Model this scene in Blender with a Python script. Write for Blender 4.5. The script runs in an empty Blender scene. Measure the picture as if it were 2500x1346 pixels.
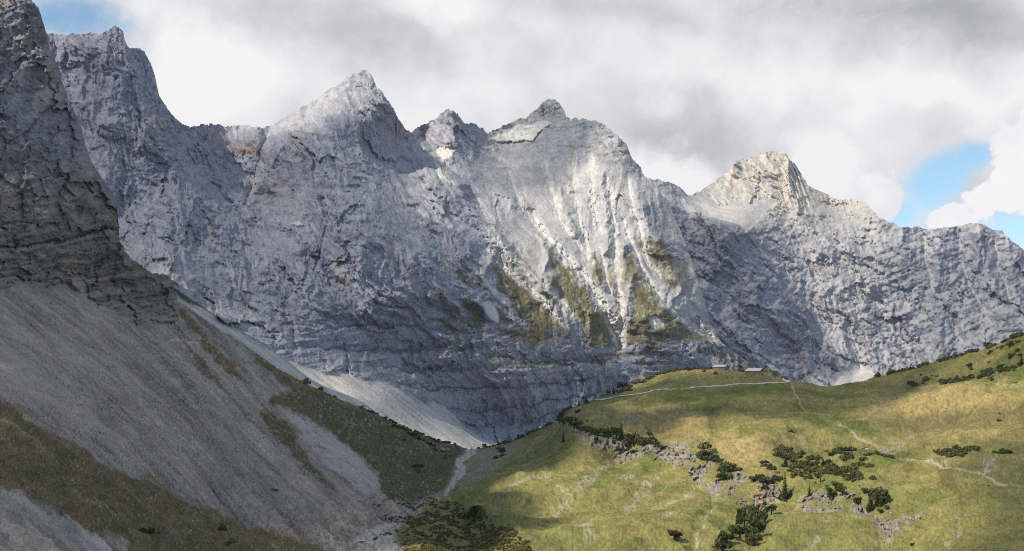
import bpy, math, random
import numpy as np
from mathutils import Vector, Matrix

# ------------------------------------------------------------------ camera, sky, sun
sc = bpy.context.scene
COL = sc.collection
F = 2401.0            # focal length in photo pixels (2500 wide), horizon row 930
CX, HY = 1250.0, 930.0
cam = bpy.data.cameras.new('camera')
cam.sensor_width = 36.0
cam.lens = 36.0 * F / 2500.0
cam.shift_y = (HY - 673.0) / 2500.0
cam.clip_start = 0.5
cam.clip_end = 60000.0
cam_o = bpy.data.objects.new('camera', cam)
cam_o.rotation_euler = (math.radians(90), 0, 0)
COL.objects.link(cam_o)
sc.camera = cam_o

SUN_EL = math.radians(47.0)
SUN_AZ = math.radians(-117.0)       # measured from +Y towards +X : left and a little behind
SUN = np.array([math.sin(SUN_AZ) * math.cos(SUN_EL), math.cos(SUN_AZ) * math.cos(SUN_EL), math.sin(SUN_EL)])
sl = bpy.data.lights.new('sun', 'SUN')
sl.energy = 5.0
sc.view_settings.exposure = 0.08
sl.angle = math.radians(0.55)
sl.color = (1.0, 0.91, 0.77)
so = bpy.data.objects.new('sun', sl)
so.rotation_euler = Vector(SUN).to_track_quat('Z', 'Y').to_euler()
COL.objects.link(so)

sc.view_settings.view_transform = 'Standard'
sc.view_settings.look = 'None'
sc.view_settings.gamma = 1.0
sc.view_settings.use_curve_mapping = False
sc.cycles.use_denoising = False
sc.cycles.pixel_filter_type = 'BLACKMAN_HARRIS'
sc.cycles.filter_width = 1.05


class NT:
    """small helper for node trees"""
    def __init__(self, tree):
        self.t = tree
        self.n = tree.nodes
        self.l = tree.links

    def node(self, kind, **kw):
        nd = self.n.new(kind)
        for k, v in kw.items():
            if k == 'ins':
                for i, val in v.items():
                    if isinstance(val, bpy.types.NodeSocket):
                        self.l.new(val, nd.inputs[i])
                    else:
                        nd.inputs[i].default_value = val
            else:
                setattr(nd, k, v)
        return nd

    def math(self, op, a, b=0.0, c=None, clamp=False):
        ins = {0: a, 1: b}
        if c is not None:
            ins[2] = c
        return self.node('ShaderNodeMath', operation=op, use_clamp=clamp, ins=ins).outputs[0]

    def vmath(self, op, a, b=(0, 0, 0)):
        return self.node('ShaderNodeVectorMath', operation=op, ins={0: a, 1: b})

    def ramp(self, v, a, b, c=0.0, d=1.0, smooth=True):
        nd = self.node('ShaderNodeMapRange', ins={0: v, 1: a, 2: b, 3: c, 4: d})
        nd.interpolation_type = 'SMOOTHSTEP' if smooth else 'LINEAR'
        return nd.outputs[0]

    def mix(self, f, a, b, mode='MIX'):
        nd = self.node('ShaderNodeMix', data_type='RGBA', blend_type=mode)
        for s, v in ((nd.inputs[0], f), (nd.inputs[6], a), (nd.inputs[7], b)):
            if isinstance(v, bpy.types.NodeSocket):
                self.l.new(v, s)
            else:
                s.default_value = v
        return nd.outputs[2]

    def noise(self, vec, scale, detail=6.0, rough=0.55, color=False):
        nd = self.node('ShaderNodeTexNoise', ins={'Vector': vec, 'Scale': scale, 'Detail': detail, 'Roughness': rough})
        return nd.outputs[1 if color else 0]


def make_world():
    w = bpy.data.worlds.new('World')
    sc.world = w
    w.use_nodes = True
    t = NT(w.node_tree)
    for n in list(t.n):
        t.n.remove(n)
    out = t.node('ShaderNodeOutputWorld')
    sky = t.node('ShaderNodeTexSky', sky_type='NISHITA')
    sky.sun_disc = False
    sky.sun_elevation = SUN_EL
    sky.sun_rotation = SUN_AZ
    sky.altitude = 1800
    sky.air_density = 1.0
    sky.dust_density = 0.6
    sky.ozone_density = 1.2
    d = t.node('ShaderNodeTexCoord').outputs['Generated']
    sep = t.node('ShaderNodeSeparateXYZ', ins={0: d})
    x, y, z = sep.outputs
    # soft large warp and fine billow warp of the sky direction
    nA = t.noise(d, 5.0, 7.0, 0.55, True)
    nB = t.noise(d, 22.0, 8.0, 0.6, True)
    off = t.vmath('SUBTRACT', nA, (0.5, 0.5, 0.5)).outputs[0]
    offB = t.vmath('SUBTRACT', nB, (0.5, 0.5, 0.5)).outputs[0]
    yy = t.math('MAXIMUM', y, 0.08)
    u = t.math('DIVIDE', x, yy)
    v = t.math('DIVIDE', z, yy)
    uv = t.node('ShaderNodeCombineXYZ', ins={0: u, 1: v, 2: 0.0}).outputs[0]
    sA = t.vmath('SCALE', off); sA.inputs['Scale'].default_value = 0.22
    sB = t.vmath('SCALE', offB); sB.inputs['Scale'].default_value = 0.045
    uvs = t.vmath('ADD', uv, sA.outputs[0]).outputs[0]            # soft clouds
    uvc = t.vmath('ADD', t.vmath('ADD', uv, sB.outputs[0]).outputs[0], (0, 0, 0)).outputs[0]
    sA2 = t.vmath('SCALE', off); sA2.inputs['Scale'].default_value = 0.035
    uvc = t.vmath('ADD', uvc, sA2.outputs[0]).outputs[0]          # crisp cumulus edges

    def blob(vec, px, py, rx, ry, ang=0.0, soft=0.0):
        c = ((px - CX) / F, (HY - py) / F, 0.0)
        m = t.vmath('SUBTRACT', vec, c).outputs[0]
        if ang:
            m = t.node('ShaderNodeVectorRotate', rotation_type='Z_AXIS', ins={'Vector': m, 'Angle': math.radians(ang)}).outputs[0]
        m = t.vmath('MULTIPLY', m, (F / rx, F / ry, 0.0)).outputs[0]
        ln = t.vmath('LENGTH', m).outputs['Value']
        return t.ramp(ln, soft, 1.0, 1.0, 0.0)

    fine = t.noise(d, 9.0, 9.0, 0.52)
    # brightness of the cloud deck
    fine2 = t.noise(d, 24.0, 8.0, 0.55)
    b = t.math('ADD', t.math('MULTIPLY_ADD', fine, 0.95, 0.04), t.math('MULTIPLY', fine2, 0.30))
    for (px, py, rx, ry, ang, amt) in (
            (520, 230, 330, 170, 0, .42), (420, 170, 160, 110, 0, .2), (820, 110, 400, 130, 8, -.24), (1080, 60, 170, 70, 0, .30),
            (1720, 290, 560, 130, -8, -.26), (1350, 190, 360, 120, 0, -.14), (1100, 230, 200, 120, 0, .10),
            (1640, 380, 200, 80, 0, .50), (1950, 350, 170, 90, 0, .42), (1800, 210, 240, 90, 0, .22), (2280, 60, 480, 130, 4, -.42),
            (1600, 50, 480, 90, 0, -.20), (2200, 230, 420, 90, 10, .24), (1000, 300, 300, 80, 0, .06),
            (600, 30, 240, 70, 0, -.12), (300, 40, 130, 60, 0, .15), (2350, 300, 200, 70, 20, .25)):
        b = t.math('MULTIPLY_ADD', blob(uvs, px, py, rx, ry, ang), amt * 1.25, b)
    cr = t.node('ShaderNodeValToRGB', ins={0: b})
    e = cr.color_ramp.elements
    e[0].position = 0.12; e[0].color = (0.42, 0.415, 0.445, 1)
    e[1].position = 0.90; e[1].color = (0.92, 0.915, 0.90, 1)
    m1 = e.new(0.42); m1.color = (0.62, 0.61, 0.63, 1)
    m2 = e.new(0.66); m2.color = (0.80, 0.795, 0.80, 1)
    cloud = cr.outputs[0]
    # openings of blue and the cumulus in front of the gap : soft fields cut by billowing noise
    bil = t.math('SUBTRACT', t.noise(t.vmath('ADD', d, sA2.outputs[0]).outputs[0], 30.0, 9.0, 0.58), 0.5)
    wisp = t.math('SUBTRACT', t.noise(d, 13.0, 9.0, 0.6), 0.5)

    def field(*bl):
        r = None
        for q in bl:
            o = blob(uv, *q)
            r = o if r is None else t.math('MAXIMUM', r, o)
        return r
    big = t.math('SUBTRACT', t.noise(d, 7.0, 3.0, 0.5), 0.5)
    h = field((170, 55, 300, 150, 14), (2290, 452, 250, 120, -42), (2200, 525, 120, 90, -30), (2370, 385, 110, 80, -30), (2440, 560, 420, 170, 0), (2600, 590, 300, 170, 0))
    h = t.math('MULTIPLY_ADD', wisp, 1.5, h)
    h = t.ramp(t.math('MULTIPLY_ADD', big, 1.0, h), 0.24, 0.98)
    c1 = field((2465, 455, 360, 150, -42), (2320, 528, 150, 60, -20), (2125, 492, 150, 105, 0), (2530, 340, 170, 190, 0), (2540, 450, 190, 150, 0))
    c1 = t.math('MULTIPLY_ADD', bil, 1.9, c1)
    c1 = t.ramp(t.math('MULTIPLY_ADD', wisp, 0.7, c1), 0.42, 0.56)
    inner = t.ramp(y, 0.25, 0.6)
    # away from the photographed part of the sky: broken clouds
    brk = t.ramp(t.noise(d, 2.3, 7.0, 0.55), 0.42, 0.56)
    h = t.math('MULTIPLY', h, t.math('SUBTRACT', 1.0, c1))
    hole = t.math('ADD', t.math('MULTIPLY', h, inner), t.math('MULTIPLY', brk, t.math('SUBTRACT', 1.0, inner)), clamp=True)
    shade = t.ramp(t.noise(t.vmath('ADD', d, (0.0, 0.0, 0.02)).outputs[0], 14.0, 8.0, 0.5), 0.3, 0.62)
    cumcol = t.mix(shade, (0.78, 0.775, 0.79, 1), (0.98, 0.97, 0.95, 1))
    cloud = t.mix(t.math('MULTIPLY', c1, inner), cloud, cumcol)
    skyc = t.mix(1.0, sky.outputs[0], (SKYS * 1.18, SKYS * 1.27, SKYS * 1.10, 1), 'MULTIPLY')
    cloud = t.mix(inner, t.mix(1.0, cloud, (.54, .585, .70, 1), 'MULTIPLY'), cloud)
    full = t.mix(hole, cloud, skyc)
    below = t.ramp(z, -0.12, -0.02)
    full = t.mix(below, (0.10, 0.10, 0.09, 1), full)
    bg = t.node('ShaderNodeBackground', ins={0: full, 1: 1.0})
    t.l.new(bg.outputs[0], out.inputs[0])


SKYS = 0.15
make_world()

# ------------------------------------------------------------------ numeric helpers
f32 = np.float32
_rng = np.random.RandomState(7)
_P = np.concatenate([_rng.permutation(256)] * 3).astype(np.int32)
_ang = np.linspace(0, 2 * np.pi, 257)[:256]
_rng.shuffle(_ang)
_GX, _GY = np.cos(_ang).astype(f32), np.sin(_ang).astype(f32)


def perlin(x, y, seed=0):
    x = np.asarray(x, f32) + f32(seed * 13.37 % 97); y = np.asarray(y, f32) + f32(seed * 7.91 % 89)
    xf = np.floor(x); yf = np.floor(y)
    xi = xf.astype(np.int32) & 255; yi = yf.astype(np.int32) & 255
    dx = x - xf; dy = y - yf
    a = _P[xi] + yi; b = _P[xi + 1] + yi
    h00 = _P[a]; h01 = _P[a + 1]; h10 = _P[b]; h11 = _P[b + 1]
    u = dx * dx * dx * (dx * (dx * 6 - 15) + 10); v = dy * dy * dy * (dy * (dy * 6 - 15) + 10)
    n00 = _GX[h00] * dx + _GY[h00] * dy
    n10 = _GX[h10] * (dx - 1) + _GY[h10] * dy
    n01 = _GX[h01] * dx + _GY[h01] * (dy - 1)
    n11 = _GX[h11] * (dx - 1) + _GY[h11] * (dy - 1)
    a0 = n00 + u * (n10 - n00); a1 = n01 + u * (n11 - n01)
    return (a0 + v * (a1 - a0)) * f32(1.5)


def fbm(x, y, o=5, gain=0.5, seed=0):
    r = 0; a = 1.0
    for i in range(o):
        r = r + a * perlin(x, y, seed + i * 3)
        a *= gain
        x, y = f32(1.62) * x + f32(1.22) * y, f32(1.62) * y - f32(1.22) * x
    return r


def ridged(x, y, o=5, gain=0.5, seed=0):
    r = 0; a = 1.0; w = 1.0
    for i in range(o):
        n = 1.0 - np.abs(perlin(x, y, seed + i * 5))
        n = n * n
        r = r + a * n * w
        w = np.clip(n * 1.6, 0.15, 1.0)
        a *= gain
        x, y = f32(1.62) * x + f32(1.22) * y, f32(1.62) * y - f32(1.22) * x
    return r - 0.95


_j1, _j2 = _rng.rand(256).astype(f32), _rng.rand(256).astype(f32)
_t1, _t2, _t3 = (_rng.rand(256).astype(f32) * 2 - 1 for _ in range(3))


def facet(x, y, seed=0):
    """planes of random tilt over irregular cells: broken rock"""
    x = np.asarray(x, f32) + f32(seed * 3.17 % 61); y = np.asarray(y, f32) + f32(seed * 5.23 % 67)
    xi = np.floor(x).astype(np.int32); yi = np.floor(y).astype(np.int32)
    best = np.full(x.shape, 9, f32); out = np.zeros(x.shape, f32)
    for dx in (-1, 0, 1):
        for dy in (-1, 0, 1):
            cx, cy = xi + dx, yi + dy
            h = _P[_P[cx & 255] + (cy & 255)]
            ax = x - cx - _j1[h]; ay = y - cy - _j2[h]
            d = ax * ax + ay * ay
            m = d < best
            best = np.where(m, d, best)
            out = np.where(m, _t1[h] * ax + _t2[h] * ay + f32(.35) * _t3[h], out)
    return out


def sstep(a, b, x):
    t = np.clip((x - a) / (b - a), 0, 1)
    return t * t * (3 - 2 * t)


class TPS:
    def __init__(self, pts, lam=1e-5):
        p = np.array(pts, float)
        self.x, self.y = p[:, 0] / 1000, p[:, 1] / 1000
        v = np.log(p[:, 2])
        n = len(p)
        d2 = (self.x[:, None] - self.x) ** 2 + (self.y[:, None] - self.y) ** 2
        K = 0.5 * d2 * np.log(d2 + 1e-12) + lam * np.eye(n)
        Q = np.stack([np.ones(n), self.x, self.y], 1)
        A = np.zeros((n + 3, n + 3)); A[:n, :n] = K; A[:n, n:] = Q; A[n:, :n] = Q.T
        s = np.linalg.solve(A, np.concatenate([v, np.zeros(3)]))
        self.w, self.a = s[:n], s[n:]

    def __call__(self, px, py):
        X, Y = px.ravel() / 1000, py.ravel() / 1000
        r = self.a[0] + self.a[1] * X + self.a[2] * Y
        for k in range(len(self.w)):
            d2 = (X - self.x[k]) ** 2 + (Y - self.y[k]) ** 2
            r += self.w[k] * 0.5 * d2 * np.log(d2 + 1e-12)
        return np.exp(r).reshape(px.shape)

    def coarse(self, U, V, step=5.0):
        """evaluate on a regular lattice, then interpolate"""
        gx = np.arange(U.min() - step, U.max() + 2 * step, step); gy = np.arange(V.min() - step, V.max() + 2 * step, step)
        if len(gy) > 420:
            gy = np.concatenate([np.arange(V.min() - step, 1420, step), np.arange(1420, V.max() + 40, 20.0)])
        c = self(*np.meshgrid(gx, gy)).astype(f32)
        fx = (U - gx[0]) / step
        fy = np.interp(V, gy, np.arange(len(gy)))
        i = np.clip(fx.astype(int), 0, len(gx) - 2); j = np.clip(fy.astype(int), 0, len(gy) - 2)
        a = fx - i; b = fy - j
        return (c[j, i] * (1 - a) + c[j, i + 1] * a) * (1 - b) + (c[j + 1, i] * (1 - a) + c[j + 1, i + 1] * a) * b


def poly_sd(px, py, poly, margin=40.0):
    """signed distance (photo px), positive inside"""
    q = np.array(poly, f32)
    out = np.full(px.shape, -margin, f32)
    m = (px > q[:, 0].min() - margin) & (px < q[:, 0].max() + margin) & (py > q[:, 1].min() - margin) & (py < q[:, 1].max() + margin)
    X, Y = px[m].astype(f32), py[m].astype(f32)
    d2 = np.full(X.shape, margin * margin, f32); ins = np.zeros(X.shape, bool)
    n = len(q)
    for i in range(n):
        ax, ay = q[i]; bx, by = q[(i + 1) % n]
        ex, ey = bx - ax, by - ay
        t = np.clip(((X - ax) * ex + (Y - ay) * ey) / (ex * ex + ey * ey + 1e-9), 0, 1)
        d2 = np.minimum(d2, (X - ax - t * ex) ** 2 + (Y - ay - t * ey) ** 2)
        c = (ay > Y) != (by > Y)
        with np.errstate(divide='ignore', invalid='ignore'):
            ins ^= c & (X < ex * (Y - ay) / (ey if ey else 1e-9) + ax)
    d = np.sqrt(d2)
    out[m] = np.where(ins, d, -d)
    return out


def line_d(px, py, pts, margin=60.0):
    q = np.array(pts, f32)[:, :2]
    out = np.full(px.shape, margin, f32)
    m = (px > q[:, 0].min() - margin) & (px < q[:, 0].max() + margin) & (py > q[:, 1].min() - margin) & (py < q[:, 1].max() + margin)
    X, Y = px[m].astype(f32), py[m].astype(f32)
    d2 = np.full(X.shape, margin * margin, f32)
    for i in range(len(q) - 1):
        ax, ay = q[i]; ex, ey = q[i + 1] - q[i]
        t = np.clip(((X - ax) * ex + (Y - ay) * ey) / (ex * ex + ey * ey + 1e-9), 0, 1)
        d2 = np.minimum(d2, (X - ax - t * ex) ** 2 + (Y - ay - t * ey) ** 2)
    out[m] = np.sqrt(d2)
    return out


def Z(ox, oy, k, pts):
    return [(ox + x / k, oy + y / k) for x, y in pts]


def Z8(*p):
    return Z(1040, 560, 3.472, p)


def Z5(*p):
    return Z(0, 666, 1.979, p)


def Z6(*p):
    return Z(800, 666, 1.979, p)


def Z7(*p):
    return Z(1600, 780, 2.378, p)


def Zc(*p):
    return Z(1700, 1080, 4.545, p)


def unproject(U, V, D):
    return np.stack([(U - CX) / F * D, D, (HY - V) / F * D], -1)


def mixc(c, m, rgb):
    return c + (np.asarray(rgb, f32) - c) * m[..., None]


def normals(P):
    a = np.gradient(P, axis=1); b = np.gradient(P, axis=0)
    n = np.cross(b, a)
    n /= np.linalg.norm(n, axis=-1, keepdims=True) + 1e-9
    return n


def blur(a, k):
    if k < 1:
        return a
    for ax in (0, 1):
        pad = [(0, 0)] * a.ndim; pad[ax] = (k + 1, k)
        c = np.cumsum(np.pad(a, pad, mode='edge'), axis=ax, dtype=np.float64)
        n = a.shape[ax]
        hi = np.take(c, np.arange(2 * k + 1, 2 * k + 1 + n), axis=ax); lo = np.take(c, np.arange(0, n), axis=ax)
        a = ((hi - lo) / (2 * k + 1)).astype(f32)
    return a


# ------------------------------------------------------------------ mesh helpers
def raw_mesh(name, co, faces, col=None, smooth=True):
    me = bpy.data.meshes.new(name)
    co = np.ascontiguousarray(co, f32); faces = np.ascontiguousarray(faces, np.int32)
    k = faces.shape[1]
    me.vertices.add(len(co)); me.vertices.foreach_set('co', co.ravel())
    me.loops.add(faces.size); me.loops.foreach_set('vertex_index', faces.ravel())
    me.polygons.add(len(faces)); me.polygons.foreach_set('loop_start', np.arange(len(faces), dtype=np.int32) * k)
    me.polygons.foreach_set('use_smooth', np.full(len(faces), smooth))
    me.update(calc_edges=True)
    if col is not None:
        at = me.attributes.new('Col', 'FLOAT_COLOR', 'POINT')
        rgba = np.ones((len(co), 4), f32); rgba[:, :3] = col
        at.data.foreach_set('color', rgba.ravel())
    return me


def link(name, me, mat=None, parent=None, **props):
    o = bpy.data.objects.new(name, me)
    if mat is not None and me is not None:
        me.materials.append(mat)
    COL.objects.link(o)
    if parent is not None:
        o.parent = parent
    for k, v in props.items():
        o[k] = v
    return o


def grid_faces(nv, nu):
    i = np.arange(nv * nu, dtype=np.int32).reshape(nv, nu)
    return np.stack([i[:-1, :-1], i[1:, :-1], i[1:, 1:], i[:-1, 1:]], -1).reshape(-1, 4)


def sub_mesh(P, C, faces, sel):
    f = faces[sel]
    q = P[f]                                             # drop the collapsed faces above the crest line
    ar = np.abs(np.cross(q[:, 2] - q[:, 0], q[:, 3] - q[:, 1])).max(1)
    f = f[ar > 1e-4]
    used = np.unique(f)
    mp = np.zeros(len(P), np.int32); mp[used] = np.arange(len(used))
    return P[used], mp[f], C[used]


# ------------------------------------------------------------------ materials
def terrain_mat(name, s1, s2, var, bump=0.35, bdist=0.6):
    m = bpy.data.materials.new(name)
    m.use_nodes = True
    t = NT(m.node_tree)
    bs = t.n['Principled BSDF']
    at = t.node('ShaderNodeAttribute', attribute_name='Col').outputs[0]
    ob = t.node('ShaderNodeTexCoord').outputs['Object']
    n1 = t.noise(ob, s1, 5, 0.6)
    n2 = t.noise(ob, s2, 4, 0.65)
    k = t.math('ADD', t.ramp(n1, 0.3, 0.7, 1 - var, 1 + var), t.ramp(n2, 0.3, 0.7, -var, var))
    cc = t.node('ShaderNodeCombineColor', ins={0: k, 1: k, 2: k}).outputs[0]
    t.l.new(t.mix(1.0, at, cc, 'MULTIPLY'), bs.inputs['Base Color'])
    bs.inputs['Roughness'].default_value = 0.95
    bs.inputs['Specular IOR Level'].default_value = 0.08
    n3 = t.noise(ob, s2 * .27, 5, 0.6)
    bp = t.node('ShaderNodeBump', ins={'Height': t.math('MULTIPLY_ADD', n3, 2.6, n2), 'Strength': bump, 'Distance': bdist})
    t.l.new(bp.outputs[0], bs.inputs['Normal'])
    return m


M_ROCK = terrain_mat('limestone', 0.02, 0.22, 0.10, 0.5, 3.0)
M_SCREE = terrain_mat('loose_stone', 0.05, 0.8, 0.12, 0.5, 0.7)
M_GRASS = terrain_mat('alpine_grass', 0.06, 0.9, 0.15, 0.7, 0.8)


def simple_mat(name, rgb, rough=0.9, var=0.15, scale=3.0, spec=0.2, trans=0.0):
    m = bpy.data.materials.new(name)
    m.use_nodes = True
    t = NT(m.node_tree)
    bs = t.n['Principled BSDF']
    ob = t.node('ShaderNodeTexCoord').outputs['Object']
    n = t.noise(ob, scale, 4, 0.6)
    k = t.ramp(n, 0.3, 0.7, 1 - var, 1 + var)
    cc = t.node('ShaderNodeCombineColor', ins={0: k, 1: k, 2: k}).outputs[0]
    t.l.new(t.mix(1.0, (*rgb, 1), cc, 'MULTIPLY'), bs.inputs['Base Color'])
    bs.inputs['Roughness'].default_value = rough
    bs.inputs['Specular IOR Level'].default_value = spec
    return m


def backside(P, drops=(6, 20, 50, 110, 220, 400), slope=0.75):
    """rows behind the crest so that each ridge has a far side"""
    crest = P[0]
    hor = crest[:, :2] / np.linalg.norm(crest[:, :2], axis=1, keepdims=True)
    rows = []
    for d in drops[::-1]:
        r = crest.copy(); r[:, :2] += hor * d; r[:, 2] -= slope * d
        rows.append(r)
    return np.concatenate([np.array(rows), P], 0), len(drops)


# ------------------------------------------------------------------ main rock massif
def jag(px, amp, seed):
    px = np.asarray(px, f32)
    return amp * (.7 * fbm(px / 23.0, px * 0, 5, 0.62, seed) + 1.3 * facet(px / 15.0, px * 0 + .3, seed) + .8 * facet(px / 5.5, px * 0 + .6, seed + 1) - .35 * ridged(px / 9.0, px * 0, 3, .6, seed))


MS, FS = {}, {}
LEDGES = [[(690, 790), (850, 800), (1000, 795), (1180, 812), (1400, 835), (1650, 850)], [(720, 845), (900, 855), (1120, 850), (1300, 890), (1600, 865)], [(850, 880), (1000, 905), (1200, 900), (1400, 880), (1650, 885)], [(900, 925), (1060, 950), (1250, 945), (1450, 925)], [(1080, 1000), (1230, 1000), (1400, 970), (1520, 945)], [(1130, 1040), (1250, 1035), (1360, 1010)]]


def build_massif():
    S = np.array([(-200, 60), (0, 75), (100, 83), (200, 83), (250, 80), (268, 70), (280, 62), (300, 74), (306, 103), (316, 116), (340, 120), (352, 126), (368, 155), (377, 182),
                  (382, 205), (388, 232), (402, 252), (420, 280), (440, 297), (458, 312), (480, 305), (500, 304), (560, 308), (600, 306), (640, 314), (650, 311), (700, 287), (730, 268),
                  (760, 250), (800, 222), (830, 205), (850, 190), (868, 178), (885, 170), (898, 174), (908, 184), (920, 211), (935, 228), (950, 250), (962, 268), (975, 292), (988, 312), (1003, 324),
                  (1030, 306), (1060, 290), (1075, 276), (1085, 272), (1105, 270), (1120, 281), (1134, 300), (1160, 304), (1175, 312), (1190, 327), (1203, 318), (1240, 301), (1290, 284), (1310, 266), (1330, 248),
                  (1345, 240), (1357, 243), (1366, 252), (1378, 272), (1386, 292), (1392, 293), (1402, 285), (1420, 291), (1440, 293), (1470, 301), (1490, 316), (1503, 327), (1530, 352), (1538, 375), (1547, 392), (1564, 406), (1572, 432),
                  (1610, 462), (1640, 512), (1660, 560), (1690, 640), (1715, 720), (1735, 790), (1760, 835), (1830, 888), (1900, 935), (2000, 985)], float)
    px = np.arange(-200, 1990, 1.8)
    nv = 560
    top = np.interp(px, S[:, 0], S[:, 1]) + jag(px, 3.0, 3) * sstep(1800, 1600, px)
    U = np.repeat(px[None], nv, 0)
    rows = np.linspace(top.min(), 1180.0, nv)
    V = np.maximum(rows[:, None], top)
    ctrl = [(-200, 60, 2050), (100, 83, 2300), (280, 62, 2350), (350, 125, 2340), (385, 230, 2300), (455, 310, 2350), (560, 308, 2600), (640, 313, 2650), (650, 311, 2700), (760, 250, 2960), (830, 205, 2950), (800, 256, 2700), (720, 318, 2560), (885, 170, 2860), (975, 290, 2780),
            (200, 300, 2130), (150, 500, 1930), (300, 600, 1840), (430, 690, 1660), (250, 450, 2000), (380, 420, 2120), (450, 500, 2050), (550, 430, 2380), (610, 440, 2380), (600, 530, 2220), (700, 450, 2330), (850, 350, 2520),
            (700, 600, 2080), (900, 500, 2280), (1000, 600, 2200), (600, 700, 1880), (800, 750, 1960), (1000, 750, 2090), (500, 735, 1700), (620, 800, 1730), (720, 860, 1760), (800, 900, 1810), (900, 930, 1870), (1050, 1000, 2030),
            (1150, 1060, 2110), (1250, 1080, 2190), (600, 870, 1540), (870, 1000, 1650), (1000, 1060, 1780), (1130, 1100, 1880), (430, 740, 1580), (300, 800, 1400), (500, 1000, 1350), (900, 1150, 1550), (1250, 1170, 1950), (1700, 1100, 2300),
            (1000, 800, 2100), (1150, 805, 2200), (1350, 825, 2330), (1500, 845, 2430), (1700, 845, 2560), (1800, 880, 2640), (1100, 900, 2130), (1250, 950, 2210), (1400, 1000, 2300), (1500, 960, 2390), (1700, 900, 2530), (1950, 1000, 2700),
            (1200, 700, 2330), (1300, 600, 2600), (1450, 600, 2690), (1500, 700, 2580), (1400, 400, 2990), (1500, 400, 3010), (1250, 450, 2850), (1345, 240, 3260), (1390, 290, 3150), (1470, 300, 3150), (1545, 390, 3090), (1572, 430, 3090),
            (1110, 400, 2750), (1100, 275, 2900), (1060, 290, 2980), (1025, 340, 3000), (1085, 340, 2830), (1200, 320, 3150), (1280, 285, 3280), (1600, 560, 2850), (1660, 560, 2980), (1690, 640, 2900), (1715, 720, 2820), (1735, 790, 2760), (1650, 750, 2600), (1580, 500, 2920), (1640, 512, 3030)]
    D = TPS(ctrl).coarse(U, V).astype(f32)
    s = (U / F * 2300).astype(f32); t = ((600 - V) / F * 2300).astype(f32)
    # the country right of the pyramid's spur lies further back
    sp = np.array([(300, 985), (326, 1004), (395, 1060), (450, 1118), (500, 1150), (560, 1195), (620, 1240), (700, 1300)], float)
    sx = np.interp(V, sp[:, 0], sp[:, 1]) + 6 * fbm(V / 30, V * 0, 4, .5, 9)
    J = np.interp(V, [320, 400, 500, 600, 680], [260, 220, 120, 40, 0])
    D += (J * sstep(-3, 26, U - sx) * sstep(1560, 1250, U)).astype(f32)
    # scree fans and gully floors
    W1 = 7 * fbm(s / 40, t / 40, 4, .55, 21); W2 = 7 * fbm(s / 40, t / 40, 4, .55, 31)
    Uw, Vw = U + W1, V + W2
    fan = [(425, 705), (480, 742), (560, 795), (640, 842), (720, 885), (780, 905), (800, 912), (822, 903), (850, 905), (905, 938), (920, 930), (960, 938), (1010, 965), (1040, 985), (1060, 975), (1100, 1000), (1140, 1045), (1185, 1072), (1230, 1085), (1280, 1085), (1350, 1200), (300, 1200), (300, 760)]
    fan_m = sstep(-3, 6, poly_sd(U + W1 * .35, V + W2 * .35, fan))
    snow = [Z8((480, 610), (540, 600), (600, 680), (618, 740), (612, 800), (560, 775), (500, 700)), Z8((1890, 740), (1960, 720), (2020, 780), (2010, 830), (1940, 850), (1890, 800)),
            [(710, 545), (730, 540), (745, 550), (725, 553)], Z(600, 100, 1.979, [(860, 540), (1000, 510), (1000, 560), (950, 580), (880, 545)]), Z(600, 100, 1.979, [(1420, 375), (1480, 400), (1380, 480), (1290, 490), (1180, 480), (1300, 420)]),
            Z(600, 100, 1.979, [(905, 585), (930, 600), (990, 680), (980, 690), (930, 640)])]
    pale = np.zeros_like(D)
    for k, q in enumerate(snow):
        pale = np.maximum(pale, sstep(-2.5, 2.5, poly_sd(Uw if k in (3, 4, 5) else U + W1 * .3, Vw if k in (3, 4, 5) else V + W2 * .3, q)))
    gl = [([(1165, 490), (1190, 545), (1213, 585), (1262, 640), (1315, 688), (1355, 720), (1395, 765)], 8, 18), ([(1300, 520), (1340, 590), (1371, 618), (1400, 650), (1429, 684), (1448, 715), (1466, 744), (1489, 790), (1504, 819), (1512, 848)], 12, 32),
          ([(1480, 440), (1490, 500), (1501, 560), (1502, 661), (1512, 721), (1518, 790), (1515, 836)], 11, 17), ([(1465, 600), (1472, 638), (1481, 684), (1489, 716)], 4, 9), ([(1555, 540), (1567, 569), (1570, 612), (1587, 646), (1612, 678)], 5, 11),
          ([(1520, 540), (1535, 577), (1558, 632), (1581, 684), (1616, 733), (1674, 779), (1725, 822)], 7, 16), ([(1213, 744), (1240, 768), (1272, 788)], 5, 8), ([(1190, 610), (1240, 660), (1282, 698), (1315, 728), (1340, 747), (1362, 776), (1385, 802)], 5, 13),
          ([(1150, 640), (1193, 692), (1230, 740)], 6, 9), ([(1395, 380), (1400, 450), (1410, 540), (1440, 620)], 9, 22), ([(1330, 400), (1345, 470), (1380, 560), (1440, 640)], 8, 20), ([(1240, 420), (1270, 500), (1320, 570), (1371, 640)], 8, 20),
          ([(1440, 380), (1445, 460), (1462, 560)], 8, 18), ([(1110, 760), (1130, 790), (1150, 810)], 4, 5), ([(1530, 440), (1545, 500), (1556, 545)], 7, 14), ([(1690, 760), (1720, 800), (1745, 830)], 5, 6)]
    for q, w, a in gl:
        d = line_d(U + W1 * .5, V + W2 * .3, q, 110)
        D += (1.9 * a * np.exp(-d / (w * 1.9))).astype(f32)
        wn = w * 1.0 * (1 + .8 * fbm(s / 22, t / 30, 4, .6, 17))
        pale = np.maximum(pale, sstep(wn + 7, wn - 5, d) * .85 * np.clip(.92 + .6 * fbm(s / 9, t / 12, 4, .65, 19), 0, 1.15))
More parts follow.
